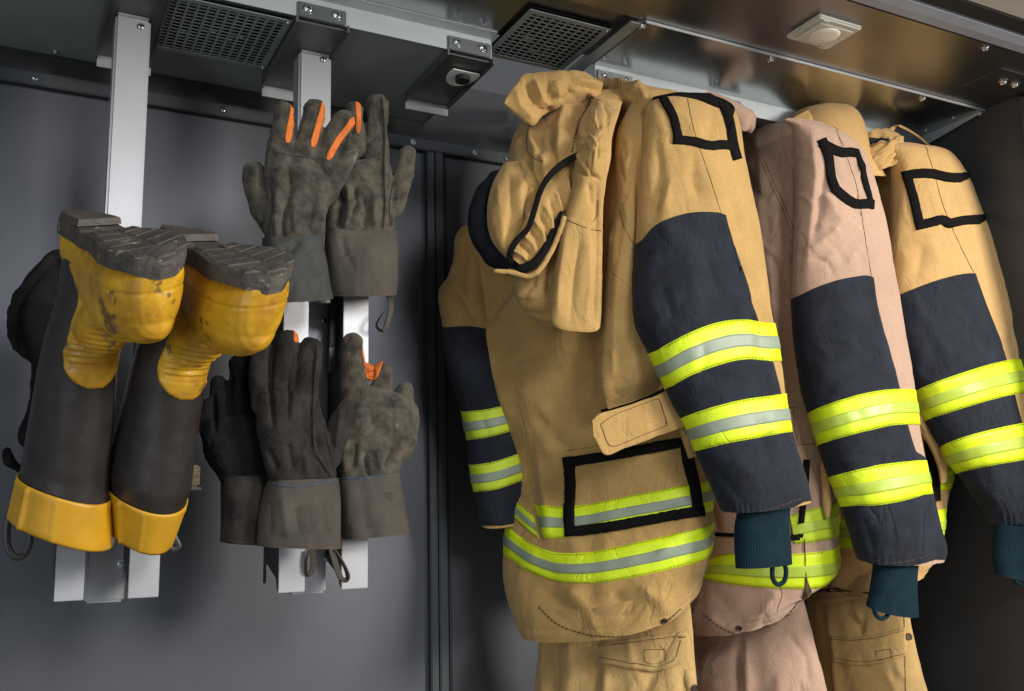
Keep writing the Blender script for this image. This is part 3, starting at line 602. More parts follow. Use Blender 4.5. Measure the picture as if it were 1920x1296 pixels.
for q in ([(1254, 730), (1270, 770), (1286, 815)], [(1268, 728), (1281, 765), (1294, 810)]): strip(S_tb2, q, 1.4, 'stitch_line', 'stitch', o, off=.0006)
strip(S_t1, [(1128, 772), (1170, 760), (1215, 745), (1250, 728)], 5, 'dark_tab_edge', 'velcro', J1, off=.003)
strip(S_t1, [(1165, 405), (1175, 440), (1195, 470), (1212, 495)], 1.3, 'armhole_seam', 'stitch', J1, off=.0006)
for q in ((1245, 1165),):
    pass
# ---- hood
hc_st = [([(1100, 180), (1080, 250), (1060, 300)], 11, -11), ([(1065, 190), (1050, 240), (1042, 290)], 12, 12), ([(1030, 240), (1040, 300), (1035, 350)], 10, -11), ([(1120, 190), (1105, 250), (1085, 300)], 10, 10),
         ([(990, 230), (1000, 270), (1020, 300), (1025, 340)], 10, 8), ([(1000, 255), (1010, 262), (1014, 280), (1010, 295)], 7, -10), ([(985, 290), (1000, 330), (1015, 380)], 10, -7), ([(1030, 350), (1036, 380)], 6, -7), ([(975, 320), (985, 380), (1000, 430)], 9, 7),
         ([(1005, 340), (1012, 400)], 6, -7), ([(1090, 300), (1070, 320)], 8, -8)] + autofold(21, 970, 1140, 190, 420, 26, 100, 70, 6, 3.2, 0.35)
S_hc = Surf([(1045, 180, 1150, 166, 0, (-.30, -.42), .03), (1010, 205, 1168, 178, 0, (-.29, -.43), .06), (975, 240, 1160, 205, 0, (-.28, -.44), .08), (960, 285, 1140, 240, 0, (-.28, -.44), .095), (962, 330, 1118, 270, 0, (-.28, -.44), .10),
             (970, 380, 1092, 292, 0, (-.29, -.43), .095), (960, 430, 1060, 330, 0, (-.30, -.42), .085), (950, 470, 1020, 380, 0, (-.31, -.41), .07), (950, 486, 985, 430, 0, (-.32, -.40), .04)], nu=180, nv=200, strokes=hc_st, noise=[(.03, 1.6, 12), (.012, .5, 13)])
HD = S_hc.mesh('hood', 'tan', J1)
strip(S_hc, [(992, 235), (988, 262), (990, 285), (1003, 298), (1020, 303)], 2.0, 'stitch_line', 'stitch', HD, off=.0008, dash=(3, 2))
strip(S_hc, [(1117, 162), (1108, 180), (1104, 195), (1092, 220), (1078, 255), (1072, 290)], 3.0, 'stitch_line', 'stitch', HD, off=.0008, dash=(3, 2))
strip(S_hc, [(1120, 160), (1110, 185), (1096, 205)], 7.0, 'stitch_line', 'stitch', HD, off=.001, dash=(3, 1))
# left brim panel of the hood
S_hb = Surf([(946, 305, 985, 300, 0, -.36, .012), (930, 345, 990, 345, 0, -.37, .035), (918, 400, 985, 400, 0, -.38, .030), (922, 440, 975, 445, 0, -.385, .026), (935, 468, 962, 478, 0, -.39, .02), (948, 482, 957, 487, 0, -.39, .006)], nu=90, nv=80, ex=2.6,
            strokes=[([(935, 340), (938, 400), (945, 450)], 8, 4), ([(955, 330), (960, 400), (955, 450)], 7, -7), ([(975, 330), (975, 430)], 7, 6), ([(952, 440), (958, 470)], 5, -3)], noise=[(.02, .8, 14)])
S_hb.mesh('hood_brim', 'tan', HD)
# dark lining rolling out on the left and below
def tube_px(pts, name, m, parent, nu=28, nv=60, flat=1.0, noise=None):
    """pts: (x, y, r_px, Y)"""
    q = smooth_line(np.asarray(pts, float), nv); c = P(q[:, 0], q[:, 1], q[:, 3]); D = (c - CAM) @ (-M[:, 2]); r = q[:, 2] * D / F
    L = np.linalg.norm(np.diff(c, axis=0), axis=1).sum(); s_ = np.concatenate([[0], np.cumsum(np.linalg.norm(np.diff(c, axis=0), axis=1))])
    r0 = np.maximum(r[0], 1e-4); r1 = np.maximum(r[-1], 1e-4)
    e0 = np.clip(s_ / r0, 0, 1); e1 = np.clip((L - s_) / r1, 0, 1); r = r * np.sqrt(np.maximum(.0025, 1 - (1 - e0)**2)) * np.sqrt(np.maximum(.0025, 1 - (1 - e1)**2))
    tan_ = unit(np.gradient(c, axis=0)); vw = unit(CAM - c); sd = unit(np.cross(tan_, vw)); nn = unit(np.cross(sd, tan_))
    a = np.arange(nu) / nu * 2 * np.pi
    G = c[:, None] + (sd[:, None] * np.cos(a)[None, :, None] + nn[:, None] * flat * np.sin(a)[None, :, None]) * r[:, None, None]
    if noise: G = G + unit(G - c[:, None]) * (noise[1] * .001 * snoise(G, noise[0], noise[2]))[..., None]
    V = list(G.reshape(-1, 3)); Fs = []
    for i in range(nv - 1):
        for j in range(nu): Fs.append((i * nu + j, (i + 1) * nu + j, (i + 1) * nu + (j + 1) % nu, i * nu + (j + 1) % nu))
    for row, sg in ((0, 1), (nv - 1, -1)):
        V.append(c[row]); k = len(V) - 1
        for j in range(nu):
            f = (row * nu + j, row * nu + (j + 1) % nu, k); Fs.append(f[::sg])
    me = mesh_np(name, V, Fs)
    n0 = me.polygons[nu * 5].normal; cc = Vector(c[5]); 
    if n0.dot(me.polygons[nu * 5].center - cc) < 0: me.flip_normals()
    if parent == 'raw': return me
    return link(name, me, m, parent)
tube_px([(938, 318, 3, -.34), (914, 350, 11, -.33), (903, 400, 20, -.33), (908, 440, 22, -.34), (928, 474, 25, -.36), (958, 496, 21, -.38), (990, 504, 12, -.39)], 'hood_lining', 'lining', HD, nu=60, noise=(.03, 4.0, 3))
# gathered inner rim between the two black elastic edges
gi_st = []
for k in range(13):
    t0 = k / 12; ax, ay = 1082 - 122 * t0, 305 + 165 * t0; bx, by = 1078 - 95 * t0, 395 + 95 * t0
    gi_st.append(([(ax, ay), ((ax + bx) / 2 + 8, (ay + by) / 2), (bx + 6, by)], 4.2, -6 if k % 2 else 5))
S_gi = Surf([(1078, 288, 1098, 310, 0, -.42, .012), (1040, 322, 1085, 372, 0, -.42, .03), (1005, 365, 1065, 420, 0, -.42, .034), (985, 410, 1040, 460, 0, -.42, .032), (965, 450, 1010, 492, 0, -.42, .026), (955, 480, 985, 504, 0, -.42, .014)],
            nu=120, nv=150, strokes=gi_st, noise=[(.012, .5, 15)])
S_gi.mesh('gathered_rim', 'tan', HD)
tube_px([(1092, 286, 5, -.455), (1060, 304, 6.5, -.46), (1032, 328, 6, -.465), (1014, 356, 5.5, -.465), (1003, 390, 5.5, -.465), (990, 428, 5.5, -.46), (968, 452, 6, -.455), (956, 475, 6, -.45), (958, 496, 7, -.44)], 'elastic_edge', 'velcro', HD, nu=20, nv=90, flat=.35)
tube_px([(1056, 392, 4, -.45), (1040, 425, 5, -.45), (1024, 462, 6.5, -.45), (1005, 490, 8.5, -.45), (984, 503, 9, -.44), (965, 504, 8, -.43)], 'elastic_edge', 'velcro', HD, nu=20, nv=70, flat=.7)
tube_px([(925, 508, 4, -.42), (960, 511, 4.5, -.43), (990, 518, 5, -.44), (1010, 508, 5, -.45), (1030, 478, 5, -.455), (1046, 445, 5, -.46), (1060, 405, 5, -.46)], 'hood_hem', 'tan', HD, nu=20, nv=70, flat=.7, noise=(.006, .5, 4))
# long drape of the hood
dr_st = [([(1070, 400), (1055, 500), (1040, 600)], 14, 4), ([(1120, 350), (1122, 480), (1115, 600)], 9, -8), ([(1088, 440), (1076, 520), (1070, 600)], 7, -4), ([(1066, 430), (1052, 520), (1046, 590)], 6, 3.5), ([(1104, 450), (1106, 540), (1098, 600)], 6, 3), ([(1098, 420), (1090, 560)], 22, 5), ([(1105, 345), (1110, 385)], 5, -5), ([(1085, 320), (1100, 330), (1120, 332)], 4, -5), ([(1090, 250), (1110, 240), (1130, 235)], 6, -6), ([(1100, 270), (1120, 268)], 5, 5)] + autofold(31, 1080, 1135, 200, 330, 14, 70, 40, 3, 2.0, 0.5)
S_dr = Surf([(1120, 185, 1165, 190, 0, -.45, .012), (1100, 220, 1150, 215, 0, -.46, .03), (1094, 260, 1136, 255, 0, -.47, .034), (1088, 310, 1131, 305, 0, -.475, .034), (1070, 370, 1131, 365, 4, (-.455, -.475), .026), (1058, 420, 1130, 425, 8, (-.45, -.475), .024),
             (1047, 490, 1128, 500, 10, (-.45, -.475), .024), (1036, 560, 1126, 570, 12, (-.45, -.475), .024), (1032, 592, 1124, 602, 20, (-.45, -.475), .022), (1034, 596, 1123, 604, 21, (-.45, -.475), .020)], nu=160, nv=190, strokes=dr_st, noise=[(.03, .8, 17), (.01, .25, 18)], ex=3.2)
S_dr.mesh('hood_drape', 'tan', HD)
strip(S_dr, [(1056, 410), (1080, 420), (1105, 430), (1128, 433)], 2.0, 'stitch_line', 'stitch', HD, off=.0008)
strip(S_dr, [(1122, 375), (1121, 400), (1112, 416)], 1.6, 'stitch_line', 'stitch', HD, off=.0008)
# lower shadowed bag of the hood under the rim
S_bg = Surf([(940, 512, 1060, 440, 0, -.38, .02), (965, 520, 1075, 500, 0, -.38, .045), (968, 548, 1078, 560, 6, -.38, .05), (980, 585, 1075, 596, 12, -.37, .04), (1010, 604, 1060, 604, 8, -.36, .02)], nu=110, nv=90,
            strokes=[([(1000, 530), (1012, 560), (990, 590)], 8, -5), ([(985, 525), (975, 560)], 8, 5), ([(1035, 480), (1030, 560)], 9, -7), ([(950, 520), (1000, 524)], 5, -4)] + autofold(41, 960, 1050, 510, 600, 12, 90, 40, 6, 2.6, .6), noise=[(.02, 1.0, 19)])
S_bg.mesh('hood_bag', 'tan', HD)
# upright collar flap at the top left
cf_st = [([(985, 150), (1000, 185), (1025, 215)], 8, -9), ([(1000, 150), (1020, 190), (1035, 200)], 8, 9), ([(965, 170), (975, 200), (1000, 225)], 10, 6), ([(1065, 160), (1070, 175), (1050, 190)], 6, -8), ([(1080, 150), (1110, 155), (1130, 160)], 6, 7), ([(1040, 150), (1050, 185)], 10, 5)] + autofold(51, 960, 1120, 150, 215, 12, 60, 50, 7, 3, .5)
S_cf = Surf([(945, 196, 950, 184, 0, -.40, .006), (968, 216, 966, 162, 0, -.40, .010), (996, 234, 980, 142, 0, -.40, .018), (1020, 214, 1004, 139, 0, -.40, .026), (1050, 200, 1040, 138, 0, -.405, .034), (1085, 190, 1085, 140, 0, -.41, .034), (1115, 182, 1112, 148, 0, -.415, .022), (1128, 172, 1128, 162, 0, -.42, .006)],
            nu=120, nv=150, strokes=cf_st, noise=[(.025, .9, 20), (.012, .3, 25)], ex=3)
S_cf.mesh('collar', 'tan', J1)
# yoke behind the neck, up to the shoulder
S_yk = Surf([(1110, 150, 1118, 180, 0, -.36, .02), (1150, 150, 1150, 200, 0, -.38, .04), (1190, 162, 1185, 230, 0, -.42, .05), (1230, 170, 1222, 260, 0, -.45, .05), (1270, 174, 1262, 280, 0, -.46, .04)], nu=90, nv=90,
            strokes=autofold(61, 1120, 1260, 150, 250, 16, 115, 60, 7, 3.2, .3), noise=[(.02, 1.0, 22)])
o = S_yk.mesh('shoulder_yoke', 'tan', J1)
for xx in (1158, 1163): strip(S_yk, [(xx, 153), (xx, 166)], 1.3, 'stitch_line', 'stitch', o, off=.0006)
# folds of cloth between the hood and the sleeve
S_ff = Surf([(1190, 185, 1232, 185, 0, -.455, .015), (1165, 240, 1225, 240, 0, -.46, .035), (1160, 300, 1222, 300, 0, -.465, .04), (1165, 380, 1218, 380, 0, -.465, .04), (1152, 450, 1215, 450, 0, -.465, .04), (1140, 560, 1210, 540, 0, -.465, .038),
             (1130, 660, 1222, 640, 0, -.46, .034), (1128, 730, 1250, 700, 0, -.45, .028), (1140, 768, 1262, 728, 0, -.44, .008)], nu=110, nv=220,
            strokes=[([(1172, 300), (1178, 420), (1160, 520), (1150, 700)], 10, 6), ([(1200, 260), (1190, 330), (1198, 420), (1206, 520)], 9, -11), ([(1215, 560), (1205, 640), (1228, 700)], 10, 6), ([(1180, 340), (1172, 380)], 6, -6), ([(1165, 560), (1170, 700)], 10, -3)] + autofold(71, 1140, 1225, 220, 720, 16, 85, 90, 7, 2, .2), noise=[(.03, .9, 23)])
o = S_ff.mesh('armhole_fold', 'tan', J1)
strip(S_ff, [(1162, 395), (1172, 430), (1190, 462), (1208, 492)], 1.4, 'stitch_line', 'stitch', o, off=.0006)
# ================================================================ middle jacket
J2 = empty('fire_jacket', P(1440, 225, -0.30), 'rose brown fire jacket hanging in the middle of the three', 'jacket', 'fire jackets hanging in the locker')
st2 = [([(1420, 240), (1430, 330), (1425, 430)], 10, 6), ([(1460, 250), (1470, 350), (1468, 460)], 10, -8), ([(1490, 250), (1498, 400), (1492, 560)], 9, -9), ([(1440, 480), (1455, 600), (1450, 720)], 9, 6), ([(1400, 400), (1415, 560), (1420, 700)], 12, 6),
       ([(1480, 560), (1490, 640), (1500, 740)], 9, 7), ([(1340, 1110), (1370, 1150), (1400, 1190)], 14, -5), ([(1330, 940), (1345, 1000)], 8, -6), ([(1460, 1110), (1430, 1150)], 14, 5)] + autofold(101, 1390, 1510, 260, 740, 30, 75, 80, 6, 2.6, .4) + autofold(102, 1320, 1540, 1100, 1190, 10, 40, 60, 9, 2, .5)
S_t2 = Surf([(1392, 236, 1500, 226, 0, (-.20, -.42), .02), (1378, 262, 1512, 244, 0, (-.18, -.43), .05), (1366, 330, 1518, 320, 0, (-.17, -.44), .07), (1350, 480, 1522, 480, 0, (-.16, -.45), .09), (1340, 640, 1530, 640, 0, (-.15, -.45), .10),
             (1320, 760, 1546, 756, 4, (-.14, -.45), .105), (1302, 870, 1558, 862, 10, (-.14, -.45), .11), (1298, 950, 1562, 945, 18, (-.14, -.45), .11), (1298, 1040, 1563, 1030, 26, (-.14, -.45), .11), (1300, 1100, 1560, 1088, 34, (-.14, -.44), .115),
             (1308, 1128, 1516, 1112, 44, (-.15, -.42), .118), (1324, 1150, 1484, 1146, 42, (-.16, -.39), .105)], nu=200, nv=240, strokes=st2, noise=[(.035, 1.1, 31), (.012, .5, 32)], ex=2.4, hem=(.022, 1.8))
S_t2.mesh('back_panel', 'rose', J2, inset1=.05)
band(S_t2, [(1480, 968), (1510, 958), (1562, 944)], [(1490, 1020), (1515, 1018), (1562, 1010)], J2, 0, .06, 'yellow2', 'yellowpale')
band(S_t2, [(1300, 1052), (1330, 1046), (1360, 1038), (1450, 1040), (1520, 1036), (1563, 1030)], [(1300, 1080), (1340, 1090), (1400, 1100), (1450, 1103), (1520, 1104), (1562, 1096)], J2, .1, .06, 'yellow', 'yellowpale')
strip(S_t2, [(1318, 1150), (1350, 1176), (1390, 1190), (1430, 1184), (1470, 1158), (1505, 1118)], 2.0, 'hem_stitching', 'stitch', J2, dash=(4, 3))
strip(S_t2, [(1512, 862), (1510, 910), (1504, 960), (1500, 1008)], 11, 'fastener_strip', 'velcro', J2, off=.003)
strip(S_t2, [(1500, 1008), (1480, 1008), (1460, 1006)], 10, 'fastener_strip', 'velcro', J2, off=.0034); strip(S_t2, [(1336, 1002), (1360, 1003), (1390, 1004)], 7, 'fastener_strip', 'velcro', J2, off=.003)
strip(S_t2, [(1462, 766), (1500, 763), (1530, 762)], 1.5, 'pocket_seam', 'stitch', J2, off=.001); strip(S_t2, [(1470, 836), (1500, 834), (1535, 832)], 1.5, 'pocket_seam', 'stitch', J2, off=.001); strip(S_t2, [(1487, 768), (1490, 800), (1495, 826)], 1.5, 'pocket_seam', 'stitch', J2, off=.001)
for y_ in (885, 930, 975): strip(S_t2, [(1480, y_), (1506, y_ - 3)], 1.2, 'pocket_seam', 'stitch', J2, off=.001)
strip(S_t2, [(1484, 860), (1480, 930), (1484, 1005)], 1.2, 'pocket_seam', 'stitch', J2, off=.001)
strip(S_t2, [(1508, 1010), (1510, 1060), (1508, 1105), (1504, 1120)], 1.2, 'side_seam', 'stitch', J2, off=.0032)
for q in ([(1392, 250), (1420, 290), (1445, 345), (1470, 400), (1495, 470)], [(1398, 248), (1426, 288), (1451, 343), (1476, 398), (1500, 468)]): strip(S_t2, q, 1.1, 'armhole_seam', 'stitch', J2, off=.0008)
def eyelet(sf, x, y, r, parent, name='eyelet'):
    u, v = sf.uv([(x, y)])[0]; c = sf.at(np.array([u]), np.array([v]), .001)[0]; n = sf.at(np.array([u]), np.array([v]), .004)[0] - c
    n = n / np.linalg.norm(n); b = BM(); q = Vector(n).to_track_quat('Z', 'Y').to_matrix(); a1, a2 = q @ Vector((1, 0, 0)), q @ Vector((0, 1, 0)); N_ = 20; k = 8; vs = []
    for i in range(N_):
        t = i / N_ * 2 * math.pi; d = a1 * math.cos(t) + a2 * math.sin(t)
        vs.append([b.bm.verts.new(Vector(c) + d * (r + r * .32 * math.cos(s_ / k * 2 * math.pi)) + Vector(n) * (r * .3 * math.sin(s_ / k * 2 * math.pi))) for s_ in range(k)])
    for i in range(N_):
        for j in range(k): b.bm.faces.new((vs[i][j], vs[(i + 1) % N_][j], vs[(i + 1) % N_][(j + 1) % k], vs[i][(j + 1) % k]))
    bmesh.ops.recalc_face_normals(b.bm, faces=b.bm.faces)
    o = b.done(name, 'brass', parent, smooth=True)
    BM().cyl(Vector(c), n, r * .75, .0006, 16).done('eyelet_hole', 'boltdark', o if False else parent)
eyelet(S_t2, 1385, 1178, .0052, J2)
eyelet(S_t1, 1245, 1164, .0045, J1)
st = [([(1520, 240), (1530, 330), (1520, 430), (1510, 520)], 10, 5), ([(1545, 330), (1535, 400), (1520, 450)], 10, -6), ([(1560, 440), (1520, 470)], 9, 5), ([(1540, 360), (1580, 420)], 12, 4), ([(1600, 300), (1612, 340)], 6, -2),
      ([(1560, 560), (1600, 600), (1580, 680)], 20, 4), ([(1620, 540), (1650, 640)], 14, -3), ([(1640, 980), (1700, 1010)], 16, 4), ([(1620, 970), (1640, 1040)], 9, -4), ([(1600, 850), (1660, 860)], 10, -3)] \
        + autofold(111, 1505, 1640, 260, 500, 22, 75, 60, 6, 1.8, .6) + autofold(112, 1510, 1720, 540, 1040, 26, 65, 60, 8, 1.4, .8) + [([(x, 1040), (x + 2, 1062)], 3.2, -1.8) for x in range(1625, 1760, 13)]
S_s2 = Surf([(1470, 224, 1545, 232, -3, -.47, .010), (1490, 240, 1588, 258, -8, -.475, .035), (1500, 280, 1612, 292, -10, -.48, .05), (1503, 350, 1632, 352, -10, -.485, .056), (1500, 430, 1650, 430, -12, -.49, .06), (1498, 530, 1665, 530, -14, -.495, .064),
             (1502, 620, 1678, 620, -14, -.50, .065), (1516, 710, 1692, 700, -14, -.505, .064), (1535, 780, 1702, 765, -12, -.51, .062), (1560, 860, 1714, 845, -8, -.515, .06), (1588, 930, 1728, 915, -2, -.52, .058), (1606, 990, 1744, 980, 8, -.525, .056),
             (1615, 1030, 1756, 1022, 14, -.525, .055), (1622, 1052, 1754, 1044, 14, -.525, .05)], nu=190, nv=250, strokes=st, noise=[(.035, .9, 33), (.014, .35, 34), (.10, 2.6, 39)], ex=2.25)
S_s2.mesh('right_sleeve', 'rose', J2, inset1=.03)
navy_patch(S_s2, [(1499, 555), (1530, 540), (1570, 526), (1605, 519), (1625, 517), (1637, 521)], [(1637, 521), (1646, 580), (1668, 660), (1684, 720), (1699, 790), (1720, 860), (1744, 930), (1762, 990), (1772, 1040)],
           [(1622, 1052), (1650, 1063), (1690, 1064), (1730, 1056), (1772, 1042)], J2)
band(S_s2, [(1528, 768), (1565, 754), (1610, 740), (1660, 731), (1694, 730)], [(1551, 829), (1590, 817), (1640, 805), (1670, 798), (1704, 796)], J2, .12, .08, 'yellow', 'yellowpale', off=.003)
band(S_s2, [(1570, 890), (1610, 880), (1660, 870), (1716, 864)], [(1600, 948), (1640, 948), (1690, 940), (1730, 928)], J2, .12, .08, 'yellow', 'yellowpale', off=.003)
strip(S_s2, [(1560, 230), (1575, 262), (1590, 300), (1606, 350), (1618, 420), (1634, 520)], 1.2, 'sleeve_seam', 'stitch', J2, off=.0006)
for q_, ex_ in (([(1538, 268), (1560, 280), (1578, 287), (1592, 286)], .055), ([(1562, 352), (1580, 368), (1598, 381), (1610, 384)], .055)): strip(S_s2, q_, 17, 'fastener_strip', 'velcro', J2, off=.0031, nt=3, extR=ex_)
strip(S_s2, [(1540, 262), (1553, 295), (1558, 335), (1568, 360)], 17, 'fastener_strip', 'velcro', J2, off=.0031, nt=3)
A_ = resample(S_s2.uv([(1588, 284), (1594, 315), (1600, 345), (1606, 378)]), 40); A_[:, 0] += .032
k_ = np.linspace(0, .026, 5)[None, :]; skin_mesh('fastener_strip', S_s2.at(A_[:, :1] + k_, A_[:, 1:] + 0 * k_, .0034), S_s2.at(A_[:, :1] + k_, A_[:, 1:] + 0 * k_, -.001), 'velcro', J2)
strip(S_s2, [(1626, 1046), (1660, 1054), (1700, 1052), (1750, 1038)], 1.6, 'hem_stitching', 'stitch', J2, off=.002, dash=(4, 3))
knit_cuff([(1644, 1040, 1718, 1040, 4, -.53, .032), (1642, 1075, 1714, 1075, 5, -.53, .031), (1636, 1110, 1714, 1112, 7, -.53, .031), (1630, 1140, 1718, 1150, 10, -.53, .03)], J2, [(1638, 1140), (1644, 1155), (1654, 1160), (1664, 1154), (1663, 1142), -.545], 35)
S_c2 = Surf([(1312, 182, 1328, 171, 0, -.43, .006), (1340, 200, 1362, 184, 0, -.43, .012), (1372, 224, 1398, 204, 0, -.43, .016), (1388, 244, 1412, 214, 0, -.43, .016), (1402, 246, 1416, 220, 0, -.43, .006)], nu=80, nv=80,
            strokes=[([(1325, 176), (1350, 200), (1372, 228)], 4, 5), ([(1345, 186), (1370, 215)], 4, -3)], noise=[(.01, .4, 36)])
o = S_c2.mesh('collar', 'rose', J2)
S_c2b = Surf([(1352, 182, 1362, 206, 0, -.36, .006), (1385, 196, 1388, 240, 0, -.37, .012), (1412, 208, 1408, 250, 0, -.38, .012), (1418, 220, 1416, 240, 0, -.38, .005)], nu=60, nv=40, noise=[(.01, .5, 37)])
S_c2b.mesh('collar', 'rose', J2)
for xx in (1398, 1403): strip(S_c2b, [(xx, 206), (xx - 2, 240)], 1.1, 'stitch_line', 'stitch', J2, off=.0008)
tube_px([(1462, 1098, .7, -.56), (1466, 1115, .6, -.55), (1460, 1135, .6, -.55), (1456, 1150, .5, -.55)], 'loose_thread', 'velcro', J1, nu=6, nv=24)
# ================================================================ farthest jacket, by the side wall
J3 = empty('fire_jacket', P(1650, 270, -0.30), 'amber tan fire jacket farthest right, beside the side wall', 'jacket', 'fire jackets hanging in the locker')
st3 = [([(1625, 290), (1635, 380), (1630, 460)], 9, 6), ([(1655, 300), (1665, 380), (1660, 500)], 9, -8), ([(1700, 740), (1712, 790)], 8, -5), ([(1600, 1060), (1630, 1110)], 10, -4), ([(1580, 1060), (1560, 1110)], 10, 4)] + autofold(121, 1610, 1700, 290, 520, 16, 85, 80, 6, 2.4, .3) + autofold(122, 1560, 1760, 720, 1100, 16, 60, 60, 9, 1.8, .6)
S_t3 = Surf([(1570, 262, 1650, 268, 0, (-.22, -.42), .02), (1590, 285, 1700, 280, 0, (-.2, -.43), .05), (1600, 400, 1712, 400, 0, (-.17, -.44), .08), (1590, 560, 1712, 560, 0, (-.15, -.44), .09), (1575, 700, 1728, 700, 0, (-.14, -.44), .10),
             (1560, 770, 1762, 765, 3, (-.13, -.44), .105), (1552, 830, 1772, 822, 5, (-.13, -.44), .11), (1548, 890, 1781, 880, 8, (-.13, -.44), .11), (1548, 960, 1766, 950, 10, (-.13, -.44), .11), (1550, 1020, 1756, 1010, 14, (-.13, -.44), .11),
             (1550, 1080, 1742, 1060, 22, (-.13, -.43), .105), (1556, 1102, 1710, 1090, 24, (-.13, -.42), .10), (1562, 1108, 1702, 1098, 24, (-.13, -.42), .098)], nu=170, nv=220, strokes=st3, noise=[(.035, 1.0, 41), (.012, .4, 42)], hem=(.02, 1.8))
S_t3.mesh('back_panel', 'amber', J3, inset1=.05)
band(S_t3, [(1545, 896), (1580, 892), (1640, 892), (1720, 888), (1781, 880)], [(1545, 926), (1580, 930), (1640, 930), (1720, 926), (1778, 918)], J3, .05, .05, 'yellow', 'yellowpale')
band(S_t3, [(1545, 966), (1600, 972), (1680, 970), (1764, 956)], [(1545, 1022), (1600, 1030), (1680, 1030), (1756, 1018)], J3, .05, .05, 'yellow', 'yellowpale')
frame4(S_t3, [[(1556, 940), (1590, 942), (1630, 944)], [(1690, 818), (1715, 812), (1745, 812)], [(1738, 812), (1744, 860), (1752, 900), (1754, 940)], [(1700, 942), (1725, 944), (1752, 936)]], 15, 'fastener_strip', J3, off=.0036)
strip(S_t3, [(1560, 1106), (1600, 1118), (1650, 1120), (1695, 1106)], 1.6, 'hem_stitching', 'stitch', J3, dash=(3, 2)); strip(S_t3, [(1556, 1098), (1600, 1110), (1650, 1112), (1690, 1100)], 1.2, 'hem_stitching', 'stitch', J3)
S_tab3 = Surf([(1692, 728, 1730, 722, 0, -.46, .008), (1700, 760, 1738, 752, 0, -.465, .012), (1712, 790, 1748, 782, 0, -.465, .012), (1740, 830, 1768, 812, 0, -.465, .010), (1758, 870, 1776, 860, 0, -.46, .008), (1764, 908, 1774, 904, 0, -.46, .004)], nu=60, nv=70, noise=[(.02, .7, 43)], ex=3)
o = S_tab3.mesh('tab_keeper', 'amber', J3)
for q in ([(1700, 735), (1712, 775), (1735, 812)], [(1722, 730), (1735, 770), (1752, 810), (1764, 860)]): strip(S_tab3, q, 1.3, 'stitch_line', 'stitch', o, off=.0008)
S_tab3b = Surf([(1540, 800, 1556, 792, 0, -.47, .004), (1548, 830, 1562, 826, 0, -.47, .010), (1540, 880, 1554, 880, 0, -.47, .008), (1546, 950, 1556, 950, 0, -.47, .008), (1550, 972, 1554, 970, 0, -.47, .003)], nu=40, nv=50, noise=[(.01, .5, 44)])
S_tab3b.mesh('hanging_strap', 'amber', J3)
st = [([(1700, 300), (1690, 400), (1680, 500)], 14, 4), ([(1740, 440), (1760, 500)], 16, 4), ([(1730, 460), (1720, 520)], 12, -4), ([(1790, 340), (1800, 400)], 10, -2), ([(1700, 560), (1740, 620), (1720, 700)], 20, 4), ([(1830, 900), (1880, 950)], 14, 3)] + autofold(131, 1690, 1900, 420, 980, 30, 65, 70, 9, 1.5, .7) + [([(x, 965), (x + 2, 992)], 3.2, -1.8) for x in range(1875, 1960, 12)]
S_s3 = Surf([(1650, 266, 1730, 272, -3, -.46, .010), (1668, 284, 1772, 288, -8, -.465, .035), (1680, 320, 1796, 325, -10, -.47, .05), (1682, 380, 1818, 380, -12, -.475, .058), (1678, 450, 1842, 445, -14, -.48, .062), (1672, 540, 1866, 530, -16, -.485, .066),
             (1682, 630, 1892, 610, -14, -.49, .066), (1710, 700, 1908, 680, -12, -.495, .065), (1742, 770, 1924, 745, -12, -.50, .064), (1786, 850, 1936, 815, -10, -.505, .062), (1822, 900, 1944, 880, -2, -.51, .06), (1850, 945, 1952, 930, 6, -.515, .056), (1868, 985, 1958, 970, 8, -.515, .05)],
            nu=190, nv=250, strokes=st, noise=[(.035, .9, 45), (.014, .3, 46), (.10, 2.4, 59)], ex=2.25)
S_s3.mesh('right_sleeve', 'amber', J3, inset1=.03)
navy_patch(S_s3, [(1673, 560), (1705, 546), (1745, 530), (1790, 517), (1815, 513), (1828, 513)], [(1828, 513), (1850, 575), (1872, 630), (1889, 685), (1896, 722), (1906, 765), (1918, 810), (1936, 880), (1946, 925), (1952, 962)],
           [(1868, 985), (1890, 990), (1920, 984), (1940, 976), (1956, 966)], J3)
band(S_s3, [(1722, 730), (1760, 714), (1810, 697), (1860, 682), (1898, 674)], [(1746, 784), (1790, 770), (1850, 752), (1890, 742), (1922, 736)], J3, .12, .08, 'yellow', 'yellowpale', off=.003)
band(S_s3, [(1770, 833), (1810, 818), (1860, 805), (1932, 790)], [(1806, 883), (1850, 874), (1900, 866), (1946, 858)], J3, .12, .08, 'yellow', 'yellowpale', off=.003)
strip(S_s3, [(1735, 276), (1750, 320), (1770, 390), (1800, 460), (1826, 512)], 1.3, 'sleeve_seam', 'stitch', J3, off=.0006)
frame4(S_s3, [[(1692, 332), (1720, 326), (1750, 327), (1775, 333), (1800, 334)], [(1702, 336), (1712, 370), (1720, 405), (1726, 430)], [(1716, 424), (1745, 418), (1770, 412), (1775, 420), (1805, 414), (1836, 412)]], 17, 'fastener_strip', J3)
strip(S_s3, [(1870, 978), (1900, 980), (1950, 962)], 1.6, 'hem_stitching', 'stitch', J3, off=.002, dash=(4, 3))
knit_cuff([(1872, 965, 1950, 960, 4, -.52, .034), (1871, 1010, 1946, 1005, 5, -.52, .033), (1869, 1045, 1946, 1045, 6, -.52, .033), (1872, 1078, 1950, 1084, 8, -.52, .032)], J3, [(1902, 1082), (1906, 1092), (1914, 1096), (1930, 1094), (1938, 1084), -.54], 47)
